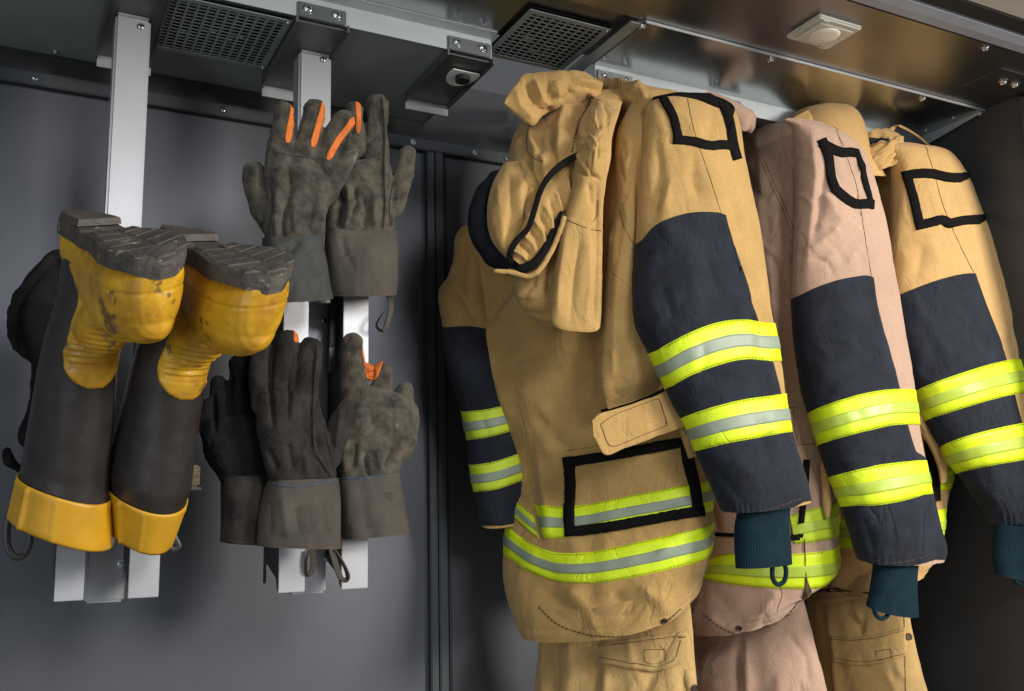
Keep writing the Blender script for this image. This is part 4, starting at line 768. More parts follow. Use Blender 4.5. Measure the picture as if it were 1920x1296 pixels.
# its hood, rising behind the middle jacket
S_h3 = Surf([(1516, 197, 1574, 193, -3, -.40, .03), (1501, 214, 1596, 212, -4, -.40, .06), (1497, 245, 1608, 245, 0, -.40, .07), (1495, 275, 1620, 285, 0, -.40, .07), (1500, 320, 1650, 330, 0, -.40, .07)], nu=100, nv=70, noise=[(.03, .8, 48)], top_round=8)
h3 = S_h3.mesh('hood', 'amber', J3)
S_h3b = Surf([(1478, 226, 1512, 208, 0, -.40, .02), (1490, 240, 1515, 225, 0, -.40, .03), (1495, 262, 1515, 262, 0, -.40, .03)], nu=50, nv=30); S_h3b.mesh('hood_side', 'amber', J3)
S_h3c = Surf([(1600, 258, 1660, 240, 0, (-.41, -.42), .012), (1598, 275, 1680, 252, 0, (-.41, -.43), .035), (1606, 300, 1690, 275, 0, (-.42, -.44), .045), (1622, 330, 1700, 300, 0, (-.42, -.45), .045)], nu=110, nv=70,
             strokes=[([(1600, 262), (1640, 250), (1670, 252)], 3, 9), ([(1604, 275), (1640, 262), (1680, 262)], 4, -7), ([(1612, 290), (1640, 276), (1672, 272)], 4, 6), ([(1630, 262), (1600, 250)], 4, -5)] + autofold(141, 1600, 1690, 245, 310, 22, 150, 50, 3.2, 4.5, .4), noise=[(.012, .6, 49)])
S_h3c.mesh('hood_folds', 'amber', J3)
ribbon(S_h3c, [(1606, 282), (1620, 264), (1640, 258), (1668, 262)], [(1612, 292), (1626, 274), (1645, 266), (1664, 266)], 'hood_lining', 'navy', J3, off=.002)
S_h3d = Surf([(1664, 262, 1684, 236, 0, -.425, .006), (1672, 276, 1704, 246, 0, -.425, .014), (1690, 286, 1726, 260, 0, -.425, .014), (1715, 288, 1742, 274, 0, -.425, .006)], nu=60, nv=40, noise=[(.012, .5, 50)]); S_h3d.mesh('collar_lining', 'navy', J3)
tube_px([(1683, 235, 2.6, -.435), (1700, 243, 2.6, -.435), (1722, 257, 2.6, -.435), (1743, 275, 2.6, -.435)], 'collar_edge', 'amber', J3, nu=12, nv=30)
S_h3e = Surf([(1652, 262, 1660, 246, 0, -.42, .008), (1664, 266, 1678, 236, 0, -.42, .012), (1676, 262, 1686, 240, 0, -.42, .006)], nu=50, nv=30, noise=[(.008, .6, 51)]); S_h3e.mesh('collar', 'amber', J3)
# ================================================================ trousers under the jackets
def trousers(levels, label, m, strokes, seed, nu=160, nv=110):
    t = empty('trousers', P(levels[0][0], levels[0][1], -0.3), label, 'trousers', 'fire trousers hanging under the jackets')
    sf = Surf(levels, nu=nu, nv=nv, strokes=strokes, noise=[(.04, 1.4, seed), (.012, .4, seed + 1)])
    sf.mesh('trouser_legs', m, t); return t, sf
T1, S_p1 = trousers([(1030, 1120, 1290, 1110, 30, (-.14, -.41), .03), (1014, 1180, 1298, 1170, 20, (-.13, -.41), .04), (1010, 1240, 1302, 1235, 10, (-.13, -.41), .055), (1006, 1300, 1306, 1300, 0, (-.13, -.41), .07), (1002, 1500, 1312, 1500, 0, (-.14, -.42), .085), (1000, 1800, 1316, 1800, 0, (-.14, -.42), .08)],
                    'tan fire trousers hanging below the hooded jacket', 'tan_trouser', [([(1038, 1180), (1036, 1260), (1034, 1400)], 8, -14), ([(1118, 1190), (1114, 1280), (1112, 1400)], 9, -16), ([(1070, 1190), (1066, 1400)], 16, 8), ([(1020, 1190), (1018, 1400)], 8, 5), ([(1135, 1255), (1132, 1400)], 8, 7), ([(1280, 1260), (1284, 1400)], 8, -6)] + autofold(151, 1040, 1280, 1190, 1400, 16, 90, 80, 8, 2, .3), 61)
fl = ribbon(S_p1, [(1122, 1208), (1160, 1204), (1220, 1192), (1284, 1184)], [(1124, 1242), (1180, 1254), (1240, 1258), (1276, 1244)], 'pocket_flap', 'tan_trouser', T1, off=.006, nt=12, ns=50, smooth=False)
for q in ([(1128, 1212), (1180, 1207), (1278, 1192)], [(1128, 1234), (1190, 1246), (1240, 1250), (1266, 1238), (1276, 1200)], [(1210, 1220), (1249, 1217), (1250, 1242), (1211, 1245), (1210, 1220)]): strip(S_p1, q, 1.5, 'stitch_line', 'stitch', fl, off=.0068, curve=False)
strip(S_p1, [(1272, 1196), (1285, 1194)], 3, 'bar_tack', 'stitch', fl, off=.007)
S_bs = Surf([(1284, 1256, 1302, 1256, 0, -.50, .004), (1282, 1275, 1304, 1272, 0, -.50, .008), (1290, 1300, 1308, 1300, 0, -.50, .008), (1294, 1330, 1312, 1330, 0, -.50, .006)], nu=40, nv=30, noise=[(.01, .5, 63)]); sb = S_bs.mesh('side_strap', 'tan_trouser', T1)
eyelet(S_bs, 1302, 1291, .0055, T1)
T2, S_p2 = trousers([(1305, 1130, 1500, 1110, 30, (-.14, -.39), .03), (1298, 1180, 1512, 1150, 24, (-.13, -.40), .04), (1296, 1230, 1524, 1200, 10, (-.13, -.41), .06), (1298, 1300, 1546, 1296, 0, (-.14, -.43), .09), (1300, 1500, 1575, 1500, 0, (-.14, -.43), .09), (1300, 1800, 1600, 1800, 0, (-.14, -.43), .08)],
                    'rose brown trousers hanging below the middle jacket', 'rose', [([(1384, 1200), (1382, 1260), (1386, 1400)], 9, -26), ([(1398, 1200), (1402, 1400)], 8, 7), ([(1370, 1200), (1366, 1400)], 9, 4), ([(1450, 1200), (1470, 1400)], 20, 6), ([(1500, 1280), (1510, 1330)], 5, -4)] + autofold(161, 1300, 1540, 1190, 1400, 14, 85, 90, 9, 2, .3), 65)
T3, S_p3 = trousers([(1530, 1080, 1690, 1080, 10, (-.12, -.39), .03), (1516, 1130, 1698, 1130, 8, (-.12, -.40), .04), (1520, 1200, 1708, 1200, 4, (-.12, -.41), .055), (1530, 1260, 1720, 1260, 0, (-.12, -.42), .07), (1538, 1300, 1730, 1300, 0, (-.12, -.42), .075), (1570, 1500, 1770, 1500, 0, (-.12, -.42), .08), (1600, 1800, 1820, 1800, 0, (-.12, -.42), .08)],
                    'tan trousers below the farthest jacket, by the side wall', 'tan_trouser', [([(1535, 1130), (1545, 1200), (1562, 1400)], 7, -10), ([(1552, 1130), (1562, 1200), (1580, 1400)], 7, 9), ([(1586, 1130), (1600, 1160), (1616, 1185)], 5, -7), ([(1596, 1128), (1612, 1160)], 5, 6), ([(1620, 1150), (1612, 1190)], 5, -5)] + autofold(171, 1540, 1700, 1140, 1400, 12, 80, 60, 7, 1.8, .4), 67)
fl = ribbon(S_p3, [(1556, 1194), (1600, 1196), (1650, 1190), (1696, 1176)], [(1562, 1240), (1600, 1248), (1650, 1244), (1698, 1230)], 'pocket_flap', 'tan_trouser', T3, off=.004, nt=10, ns=40, smooth=False)
for q in ([(1558, 1200), (1610, 1201), (1650, 1196), (1696, 1182)], [(1562, 1234), (1610, 1242), (1650, 1239), (1698, 1226)], [(1644, 1222), (1672, 1218), (1674, 1234), (1646, 1238), (1644, 1222)]): strip(S_p3, q, 1.3, 'stitch_line', 'stitch', fl, off=.0048, curve=False)
strip(S_p3, [(1694, 1130), (1696, 1200), (1698, 1300)], 1.3, 'side_seam', 'stitch', T3, off=.001)
eyelet(S_p3, 1704, 1194, .0058, T3, 'snap_button')
# ================================================================ racks, boots, gloves
def X_(x, y, Y): return float(P(x, y, Y)[0])
def Z_(x, y, Y): return float(P(x, y, Y)[2])
def torx(x, y, Y, parent):
    b = bolt(Vector((X_(x, y, Y), Y, Z_(x, y, Y))), (0, -1, 0), 0.0040, parent, name='rivet'); return b
YP = -0.262
R1 = empty('hanging_rack', (X_(225, 400, YP), YP, 2.37), 'tall silver pole rack that carries the rubber boots', 'rack', 'silver hanging racks')
def pole(x0, x1, ytop, ybot, parent, ys):
    a, b_ = X_(x0, 500, YP), X_(x1, 500, YP)
    b = BM(); b.box((a, YP, ybot), (b_, YP + 0.045, ytop), 0.004); b.done('pole', 'pole', parent)
    b = BM(); b.box((a + .003, YP - .0012, ytop), (b_ - .003, YP + 0.04, ytop + .0035), 0.001); b.done('pole_cap', 'tabend', parent)
pole(192, 262, 2.374, Z_(200, 1130, YP), R1, 0); torx(264, 50, YP - .0004, R1); torx(227, 1057, YP - .0004, R1)
def channel(x0, x1, yt, yb, Yf, dep, parent, name='upright_channel'):
    a, b_ = X_(x0, 1000, Yf), X_(x1, 1000, Yf); zt, zb = Z_(x0, yt, Yf), Z_(x0, yb, Yf)
    b = BM(); b.box((a, Yf, zb), (b_, Yf + .0025, zt), 0.0009); b.done(name, 'pole', parent)
    # dark side plate with slanted foot
    for xx in (a + .0003, b_ - .0025):
        b = BM(); b.prism([(xx, Yf + .003, zb + .001), (xx, Yf + .012, zb + .006), (xx, Yf + .020, zb + .022), (xx, Yf + dep, zb + .05), (xx, Yf + dep, zt), (xx, Yf + .003, zt)], (.0022, 0, 0)); b.done('side_plate', 'poleside', parent)
channel(108, 163, 470, 1128, -.345, .085, R1); channel(245, 302, 470, 1122, -.345, .085, R1)
R2 = empty('hanging_rack', (X_(583, 400, YP), YP, 2.37), 'silver pole rack that carries the leather gloves', 'rack', 'silver hanging racks')
pole(555, 618, 2.374, Z_(600, 1112, YP), R2, 0); torx(606, 112, YP - .0004, R2); torx(607, 600, YP - .0004, R2); torx(612, 1047, YP - .0004, R2)
channel(524, 573, 372, 1112, -.345, .10, R2); channel(641, 690, 548, 1105, -.345, .10, R2)
# perforated tab on the left plate
a = X_(524, 1000, -.345)
b = BM(); b.box((a - .001, -.262, Z_(466, 1096, -.26)), (a + .0005, -.245, Z_(466, 372, -.26)), .0004); b.done('side_plate_edge', 'poleside', R2)
# plate on the left with two round holes: built as a perforated sheet
zt, z0 = Z_(470, 372, -.26), Z_(470, 470, -.26); y0, y1 = -.244, -.215
b = BM(); zc = [z0 + (zt - z0) * .20, z0 + (zt - z0) * .62]; r = .0135; yc = -.2295
prev = z0
pts_all = []
for c in zc:
    b.prism([(a - .001, y0, prev), (a - .001, y1, prev), (a - .001, y1, c - r)] + [(a - .001, yc + r * math.cos(t) * 1.0, c - r * math.sin(t)) for t in np.linspace(0.05, math.pi - .05, 14)] + [(a - .001, y0, c - r)], (.002, 0, 0)); prev = c + r
    for s_ in (1, -1):
        b.prism([(a - .001, yc + s_ * r, c - r), (a - .001, yc + s_ * .0146, c - r), (a - .001, yc + s_ * .0146, c + r), (a - .001, yc + s_ * r, c + r)][:4], (.002, 0, 0))
b.prism([(a - .001, y0, prev), (a - .001, y1, prev), (a - .001, y1, zt), (a - .001, y0, zt)], (.002, 0, 0))
b.done('perforated_edge', 'poleside', R2)
# tilted arm behind the gloves
b = BM(); xa, xb = X_(618, 660, -.30), X_(642, 660, -.30); b.prism([(xa, -.30, Z_(618, 700, -.30)), (xb, -.30, Z_(642, 670, -.30)), (xb, -.30, Z_(642, 600, -.30)), (xa, -.30, Z_(618, 600, -.30))], (0, .004, 0)); b.done('cross_arm', 'bracket', R2)
b = BM(); b.prism([(xa, -.305, Z_(618, 650, -.305)), (xb, -.305, Z_(642, 640, -.305)), (xb, -.305, Z_(642, 550, -.305)), (xa, -.305, Z_(618, 550, -.305))], (0, .0035, 0)); b.done('cross_arm', 'poleside', R2)
# ---------------------------------------------------------------- remesh tool
def remesh(meshes, voxel, smooth_it=3):
    """one continuous skin round a set of overlapping closed shapes -> verts, faces"""
    bm = bmesh.new()
    for V, Fs in meshes:
        vs = [bm.verts.new(tuple(map(float, v))) for v in V]
        for f in Fs:
            try: bm.faces.new([vs[int(i)] for i in f])
            except ValueError: pass
    bmesh.ops.recalc_face_normals(bm, faces=bm.faces)
    me = bpy.data.meshes.new('tmp'); bm.to_mesh(me); bm.free(); o = bpy.data.objects.new('tmp', me); COL.objects.link(o)
    md = o.modifiers.new('r', 'REMESH'); md.mode = 'VOXEL'; md.voxel_size = voxel; md.use_smooth_shade = True
    m2 = o.modifiers.new('s', 'SMOOTH'); m2.factor = 0.5; m2.iterations = smooth_it
    dg = bpy.context.evaluated_depsgraph_get(); ev = o.evaluated_get(dg); out = bpy.data.meshes.new_from_object(ev)
    bpy.data.objects.remove(o); bpy.data.meshes.remove(me)
    return out
def co_of(me):
    a = np.empty(len(me.vertices) * 3); me.vertices.foreach_get('co', a); n = np.empty_like(a); me.vertices.foreach_get('normal', n); return a.reshape(-1, 3), n.reshape(-1, 3)
def set_co(me, V): me.vertices.foreach_set('co', V.ravel()); me.update()
def ringtube(rings):
    """rings: list of (n,3) arrays -> closed tube V, F"""
    n = len(rings[0]); V = [v for r in rings for v in r]; Fs = []
    for i in range(len(rings) - 1):
        for j in range(n): Fs.append((i * n + j, i * n + (j + 1) % n, (i + 1) * n + (j + 1) % n, (i + 1) * n + j))
    V.append(np.mean(rings[0], 0)); a = len(V) - 1; V.append(np.mean(rings[-1], 0)); b_ = len(V) - 1; o = (len(rings) - 1) * n
    for j in range(n): Fs.append((j, a, (j + 1) % n)); Fs.append((o + j, o + (j + 1) % n, b_))
    return V, Fs
# ---------------------------------------------------------------- boots
MT['byellow'] = mat('yellow_rubber_scuffed', (0.66, 0.36, 0.008), 0.48, var=0.3, vscale=20, col2=(0.36, 0.17, 0.008), bump=0.35, bscale=90, spots=(24, 0.575, (0.13, 0.075, 0.02)), coat=0.1, rvar=.1, mid=.5, wid=.16)
MT['bband'] = mat('yellow_rubber_band', (0.62, 0.33, 0.012), 0.45, var=0.2, vscale=18, col2=(0.46, 0.23, 0.01), bump=0.15, bscale=120, spots=(30, 0.70, (0.14, 0.08, 0.02)))
MT['bblack'] = mat('black_rubber_shaft', (0.026, 0.021, 0.019), 0.40, var=0.35, vscale=30, bump=0.12, bscale=200, spots=(60, 0.72, (0.07, 0.055, 0.045)), rvar=.05)
MT['sole'] = mat('worn_sole_rubber', (0.070, 0.058, 0.046), 0.66, var=0.6, vscale=38, bump=1.0, bscale=110, spots=(55, 0.58, (0.22, 0.18, 0.12)))
def make_boot(R, T, s, label, hemw=(0.072, 0.066), group='rubber boots hung upside down', seed=1, hemskew=0.0, loop=None):
    R = np.array(R); T = np.array(T)
    def Wd(p):
        p = np.array(p, float); x, y, z = p[..., 0], p[..., 1], p[..., 2]
        k = np.clip(1 - z / .16, 0, 1) * np.clip(x / .2, 0, 1.0); z2 = z + .26 * y * k + .085 * np.clip(z - .2, 0, 1); kf = np.clip((.16 - z) / .08, 0, 1); z2 = z2 - kf * .06 * (x - .25); x = np.where(x > .06, .06 + (x - .06) * (1 - .14 * kf), x); y = y * (1 - .22 * kf)
        # the shaft narrows and shifts a little towards the hem
        return np.stack([x, y + 0.0 * z, z2 + hemskew * y * np.clip((z - .25) / .17, 0, 1)], -1) @ R.T + T
    g = empty('rubber_boot', Wd((.07, 0, .40)), label, 'boot', group)
    # foot
    A = np.linspace(0, 2 * np.pi, 41)[:-1]
    def foot_ring(x, w_, h, zb=0.0):
        c, s_ = np.cos(A), np.sin(A); yy = w_ * np.sign(c) * np.abs(c)**.85; zz = np.where(s_ < 0, zb + (h - zb) * .35 * (1 + s_ * 1.0), zb + (h - zb) * (.35 + .65 * np.abs(s_)**.9))
        return np.stack([np.full_like(A, x), yy, zz], -1)
    xs = np.array([.004, .012, .035, .08, .13, .17, .205, .24, .268, .287, .300, .307]); ws = np.array([.018, .029, .037, .038, .043, .050, .054, .055, .051, .043, .031, .014]); hs = np.array([.030, .048, .070, .092, .112, .118, .118, .114, .109, .101, .088, .064])
    xx = np.linspace(xs[0], xs[-1], 34); foot = ringtube([foot_ring(x, w_, h) for x, w_, h in zip(xx, np.interp(xx, xs, ws), np.interp(xx, xs, hs))])
    def shaft_r(z):
        zs = [0.01, .05, .10, .14, .18, .22, .28, .34, .42]; fx = [.115, .128, .132, .124, .118, .119, .124, .130, .07 + hemw[0]]; bx = [.006, .004, .004, .006, .004, .000, -.003, -.005, .07 - hemw[0]]; yr = [.033, .038, .041, .043, .046, .049, .052, .055, hemw[1]]
        return np.interp(z, zs, fx), np.interp(z, zs, bx), np.interp(z, zs, yr)
    def shaft_ring(z, grow=0.0, n=64):
        fx, bx, yr = shaft_r(z); a = np.linspace(0, 2 * np.pi, n + 1)[:-1]; cx = (fx + bx) / 2; rx = (fx - bx) / 2 + grow
        return np.stack([cx + rx * np.cos(a), (yr + grow) * np.sin(a), np.full_like(a, z)], -1)
    # tongue (yellow instep running up the front of the shaft)
    tr = []
    for z in np.linspace(.05, .212, 26):
        k = 1.0 if z < .165 else math.sqrt(max(0, 1 - ((z - .165) / .048)**2)); am = math.radians(54) * max(k, .06)
        fx, bx, yr = shaft_r(z); cx = (fx + bx) / 2; rx = (fx - bx) / 2
        e_ = lambda a, gr: np.stack([cx + (rx + gr) * np.cos(a), (yr + gr) * np.sin(a), np.full_like(a, z)], -1)
        tr.append(np.concatenate([e_(np.linspace(-am, am, 27), .0036), e_(np.linspace(am, -am, 13), -.006)]))
    fil = []
    for t in np.linspace(0, 1, 10):
        x = .18 - .07 * t; z = .075 + .055 * t; rr = .040 - .002 * t; fil.append(np.stack([x + rr * .5 * np.cos(A), rr * 1.0 * np.sin(A), z + rr * .9 * np.cos(A)], -1))
    me = remesh([foot, ringtube(tr), ringtube(fil)], 0.0024, 6)
    V, N_ = co_of(me)
    x, y, z = V.T
    rib = np.clip((z - .105) / .008, 0, 1) * np.clip((.186 - z) / .008, 0, 1) * np.clip((x - .085) / .02, 0, 1)
    d = rib * np.clip((.036 - np.abs(y)) / .012, 0, 1) * .0021 * np.sin((z + .10 * (x - .1)) * 2 * np.pi / .0088)
    zc_ = .040 + .05 * np.clip(.1 - x, 0, .1); d -= .0018 * np.exp(-((z - zc_) / .0013)**2) * (x > .03)
    d += .0012 * snoise(V, .05, seed) + .0004 * snoise(V, .012, seed + 1)
    d += .0012 * np.clip((z - .188) / .003, 0, 1)
    V = V + N_ * d[:, None]; set_co(me, Wd(V)); link('yellow_foot', me, 'byellow', g)
    # shaft
    nz = 120; zz = np.concatenate([np.linspace(.012, .42, nz)]); rings = np.stack([shaft_ring(z) for z in zz])
    dn = .0010 * snoise(rings, .09, seed + 3) + .0003 * snoise(rings, .015, seed + 4)
    c = rings.mean(1, keepdims=True); dirn = unit(rings - c); dirn[..., 2] = 0
    wr = .0022 * np.exp(-((rings[..., 2] - .10) / .035)**2) * np.sin(rings[..., 2] * 2 * np.pi / .022 + 2 * rings[..., 0] * 40) * (rings[..., 0] < .06)
    ang = np.linspace(0, 2 * np.pi, 65)[:-1]; seam = .0016 * (np.exp(-((ang - 1.62) / .035)**2) + np.exp(-((ang - 4.66) / .035)**2))[None]
    rings = rings + dirn * (dn + wr + seam)[..., None]
    r2 = [Wd(r) for r in rings]; V, Fs = ringtube(r2[::-1]); Fs = [f for f in Fs]
    link('shaft', mesh_np('shaft', V, Fs), 'bblack', g)
    # rolled yellow band round the top of the boot
    br = []
    for z, gr in ((.362, .0012), (.3625, .0030), (.366, .0036), (.372, .0030), (.40, .0034), (.412, .0034), (.419, .0036), (.4225, .0028), (.4215, -.001), (.414, -.004), (.39, -.006)): br.append(shaft_ring(z, gr, 128))
    br = np.array(br); a = np.linspace(0, 2 * np.pi, 129)[:-1]
    for a0, w0, h0 in ((1.30, .06, .0045), (.62, .03, .0015), (5.6, .03, .0015), (1.8, .05, .002), (4.4, .03, .0012)): br[2:8] += (dirn[0, ::1][None, (np.arange(128) // 2)] * (h0 * np.exp(-((a - a0) / w0)**2))[None, :, None])
    br[:, :, 2] += (.0035 * np.sin(a * 2 + seed))[None]
    V, Fs = ringtube([Wd(r) for r in br]); nn = 128; Fs = [f for f in Fs if not (max(f) == len(V) - 1 or max(f) == len(V) - 2)]
    bb = link('top_band', mesh_np('top_band', V, Fs), 'bband', g)
    # sole
    out = []; 
    for x, w_ in ((.000, .016), (.006, .028), (.02, .036), (.05, .039), (.085, .036), (.12, .037), (.16, .045), (.20, .053), (.235, .054), (.262, .049), (.285, .038), (.300, .024), (.308, .010)): out.append((x, w_))
    ox = np.linspace(0, .308, 60); ow = np.interp(ox, *zip(*out)); 
    prof = [(z, gr) for z, gr in ((.012, -.002), (.011, .0018), (.003, .0022), (-.006, .0016), (-.010, .0006), (-.0105, -.002))]
    def outline(z, gr): 
        up = [(x, w_ + gr, z) for x, w_ in zip(ox, ow)]; dn_ = [(x, -(w_ + gr), z) for x, w_ in zip(ox[::-1], ow[::-1])]
        q = np.array(up + dn_); q[:, 0] = (q[:, 0] - .154) * (1 + gr / .154) + .154; return q
    rg = [outline(*p_) for p_ in prof]
    rg = [r + np.array([0, 0, 1])[None] * (.012 * np.clip((r[:, 0:1] - .25) / .06, 0, 1)**2 + .004 * np.exp(-((r[:, 0:1] - .1) / .03)**2)) for r in rg]
    V, Fs = ringtube([Wd(r) for r in rg]); 
    n = len(rg[0]); V = V[:-2]; Fs = [f for f in Fs if max(f) < len(V)]
    m0 = n // 2
    for base in (0, n * (len(rg) - 1)):
        for i in range(m0 - 1): Fs.append((base + i, base + i + 1, base + n - 2 - i, base + n - 1 - i))
    bm = bmesh.new(); vs = [bm.verts.new(tuple(v)) for v in V]
    for f in Fs:
        try: bm.faces.new([vs[i] for i in f])
        except ValueError: pass
    bmesh.ops.recalc_face_normals(bm, faces=bm.faces); mm = bpy.data.meshes.new('sole'); bm.to_mesh(mm); bm.free()
    so = link('sole', mm, 'sole', g, smooth=False)
    def lug(poly, z0, z1, name, jitter=.0007):
        r_ = random.Random(seed * 100 + int(poly[0][0] * 1e4) + len(poly)); p0 = [np.array((x, y, z0 + .012 * np.clip((x - .25) / .06, 0, 1)**2)) for x, y in poly]; cx = np.mean([p_[:2] for p_ in p0], 0)
        p1 = [np.array((cx[0] + (p_[0] - cx[0]) * .93 + r_.uniform(-1, 1) * jitter, cx[1] + (p_[1] - cx[1]) * .93 + r_.uniform(-1, 1) * jitter, z1 + .012 * np.clip((p_[0] - .25) / .06, 0, 1)**2 + r_.uniform(-1, 1) * .0004)) for p_ in p0]
        V, Fs = ringtube([Wd(np.array(p0)), Wd(np.array(p1))]); m_ = mesh_np(name, V, Fs)
        b2 = bmesh.new(); b2.from_mesh(m_); bmesh.ops.recalc_face_normals(b2, faces=b2.faces); b2.to_mesh(m_); b2.free()
        link(name, m_, 'sole', g if name != 'tread_lug' else so, smooth=False)
    hx = np.linspace(-.001, .082, 16); hw = np.interp(hx, *zip(*out)) + .0008
    lug([(x, w_) for x, w_ in zip(hx, hw)] + [(x, -w_) for x, w_ in zip(hx[::-1], hw[::-1])], -.010, -.019, 'heel_block', .0006)
    r_ = random.Random(seed)
    for k, x in enumerate(np.arange(.125, .270, .034)):
        w_ = float(np.interp(x + .006, *zip(*out))) - .004; d_ = .012
        for sgn in (1, -1):
            lug([(x, sgn * w_), (x + .024, sgn * w_), (x + .024 + d_, sgn * .003), (x + d_, sgn * .003)], -.0098, -.0112 - r_.uniform(0, .0008), 'tread_lug')
    for q in ([(.281, .026), (.300, .014), (.300, -.014), (.281, -.026)], ): lug(q, -.0098, -.0135, 'tread_lug')
    if loop:
        tube_px(loop, 'pull_loop', 'bblack', g, nu=12, nv=50, flat=.35)
    for m_ in g.children:
        if m_.name.split('.')[0] in ('shaft', 'top_band', 'pull_loop'):
            b2 = bmesh.new(); b2.from_mesh(m_.data); bmesh.ops.recalc_face_normals(b2, faces=b2.faces); b2.to_mesh(m_.data); b2.free(); m_.data.polygons.foreach_set('use_smooth', np.ones(len(m_.data.polygons), bool))
    return g, Wd
Rb1 = [[0.3355, -0.9214, -0.0211], [-0.8171, -0.3078, 0.4469], [-0.4265, -0.1353, -0.8729]]; Tb1 = [0.0659, -0.5449, 1.9262]
Rb2 = [[0.3402, -0.9325, -0.0654], [-0.8317, -0.3337, 0.432], [-0.4269, -0.093, -0.8937]]; Tb2 = [0.1891, -0.5486, 1.9182]
B1, W1 = make_boot(Rb1, Tb1, 1, 'black and yellow rubber boot hung upside down, left one with the wider top', (.074, .067), seed=3, hemskew=-.24, loop=[(30, 930, 5, -.40), (16, 975, 6, -.40), (14, 1020, 6, -.40), (26, 1044, 6, -.40), (44, 1042, 6, -.40), (56, 1018, 6, -.40), (58, 985, 5, -.40)])
B2, W2 = make_boot(Rb2, Tb2, 1, 'black and yellow rubber boot hung upside down, right one beside the gloves', (.047, .037), seed=8, loop=[(318, 990, 6, -.36), (328, 1012, 7, -.36), (334, 1026, 6, -.36), (322, 1030, 5, -.36), (314, 1010, 5, -.36)])
# dark boot of another pair hanging behind, toe to the left
# ================================================================ gloves
MT['suede'] = mat('dirty_suede', (0.092, 0.080, 0.059), 0.95, var=0.4, vscale=42, col2=(0.024, 0.022, 0.019), bump=1.0, bscale=380, sheen=0.12, spec=0.12, spots=(24, 0.63, (0.17, 0.15, 0.115)), mid=.5, wid=.17)
MT['suedeR'] = mat('grey_brown_suede', (0.108, 0.092, 0.066), 0.95, var=0.4, vscale=46, col2=(0.034, 0.030, 0.024), bump=1.0, bscale=380, sheen=0.12, spec=0.12, spots=(30, 0.62, (0.19, 0.17, 0.13)), mid=.5, wid=.17)
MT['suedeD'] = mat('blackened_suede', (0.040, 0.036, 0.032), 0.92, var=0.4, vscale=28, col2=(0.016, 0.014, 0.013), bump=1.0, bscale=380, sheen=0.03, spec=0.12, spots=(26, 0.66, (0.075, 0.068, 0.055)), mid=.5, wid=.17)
MT['suedeK'] = mat('near_black_suede', (0.012, 0.011, 0.011), 0.92, var=0.4, vscale=28, bump=1.0, bscale=380, sheen=0.0, spec=0.12)  # near-black tone shared by one glove, the hidden boot and the straps
MT['cuffL'] = mat('dark_green_cuff_leather', (0.055, 0.058, 0.050), 0.72, var=0.35, vscale=16, col2=(0.028, 0.030, 0.028), bump=0.6, bscale=420, spec=0.3, spots=(18, 0.64, (0.085, 0.085, 0.07)))
MT['cuffR'] = mat('brown_cuff_leather', (0.088, 0.074, 0.056), 0.78, var=0.35, vscale=16, col2=(0.045, 0.039, 0.032), bump=0.6, bscale=420, spec=0.25, spots=(20, 0.63, (0.12, 0.10, 0.08)))
MT['orange'] = mat('orange_fourchette', (0.58, 0.135, 0.012), 0.75, var=0.25, vscale=60, bump=0.4, bscale=500)
MT['seamdark'] = mat('dark_leather_seam', (0.022, 0.019, 0.015), 0.9, var=.4, vscale=90)
MT['piping'] = mat('blue_grey_binding', (0.055, 0.068, 0.09), 0.9, var=0.5, vscale=120, bump=0.6, bscale=600)
def raw(me):
    V = [tuple(v.co) for v in me.vertices]; Fs = [tuple(p_.vertices) for p_ in me.polygons]; bpy.data.meshes.remove(me); return V, Fs
def surf_raw(levels, **k):
    s_ = Surf(levels, nu=64, nv=60, **k); V, Fs = ringtube([s_.G[i] for i in range(s_.nv)]); return V, Fs
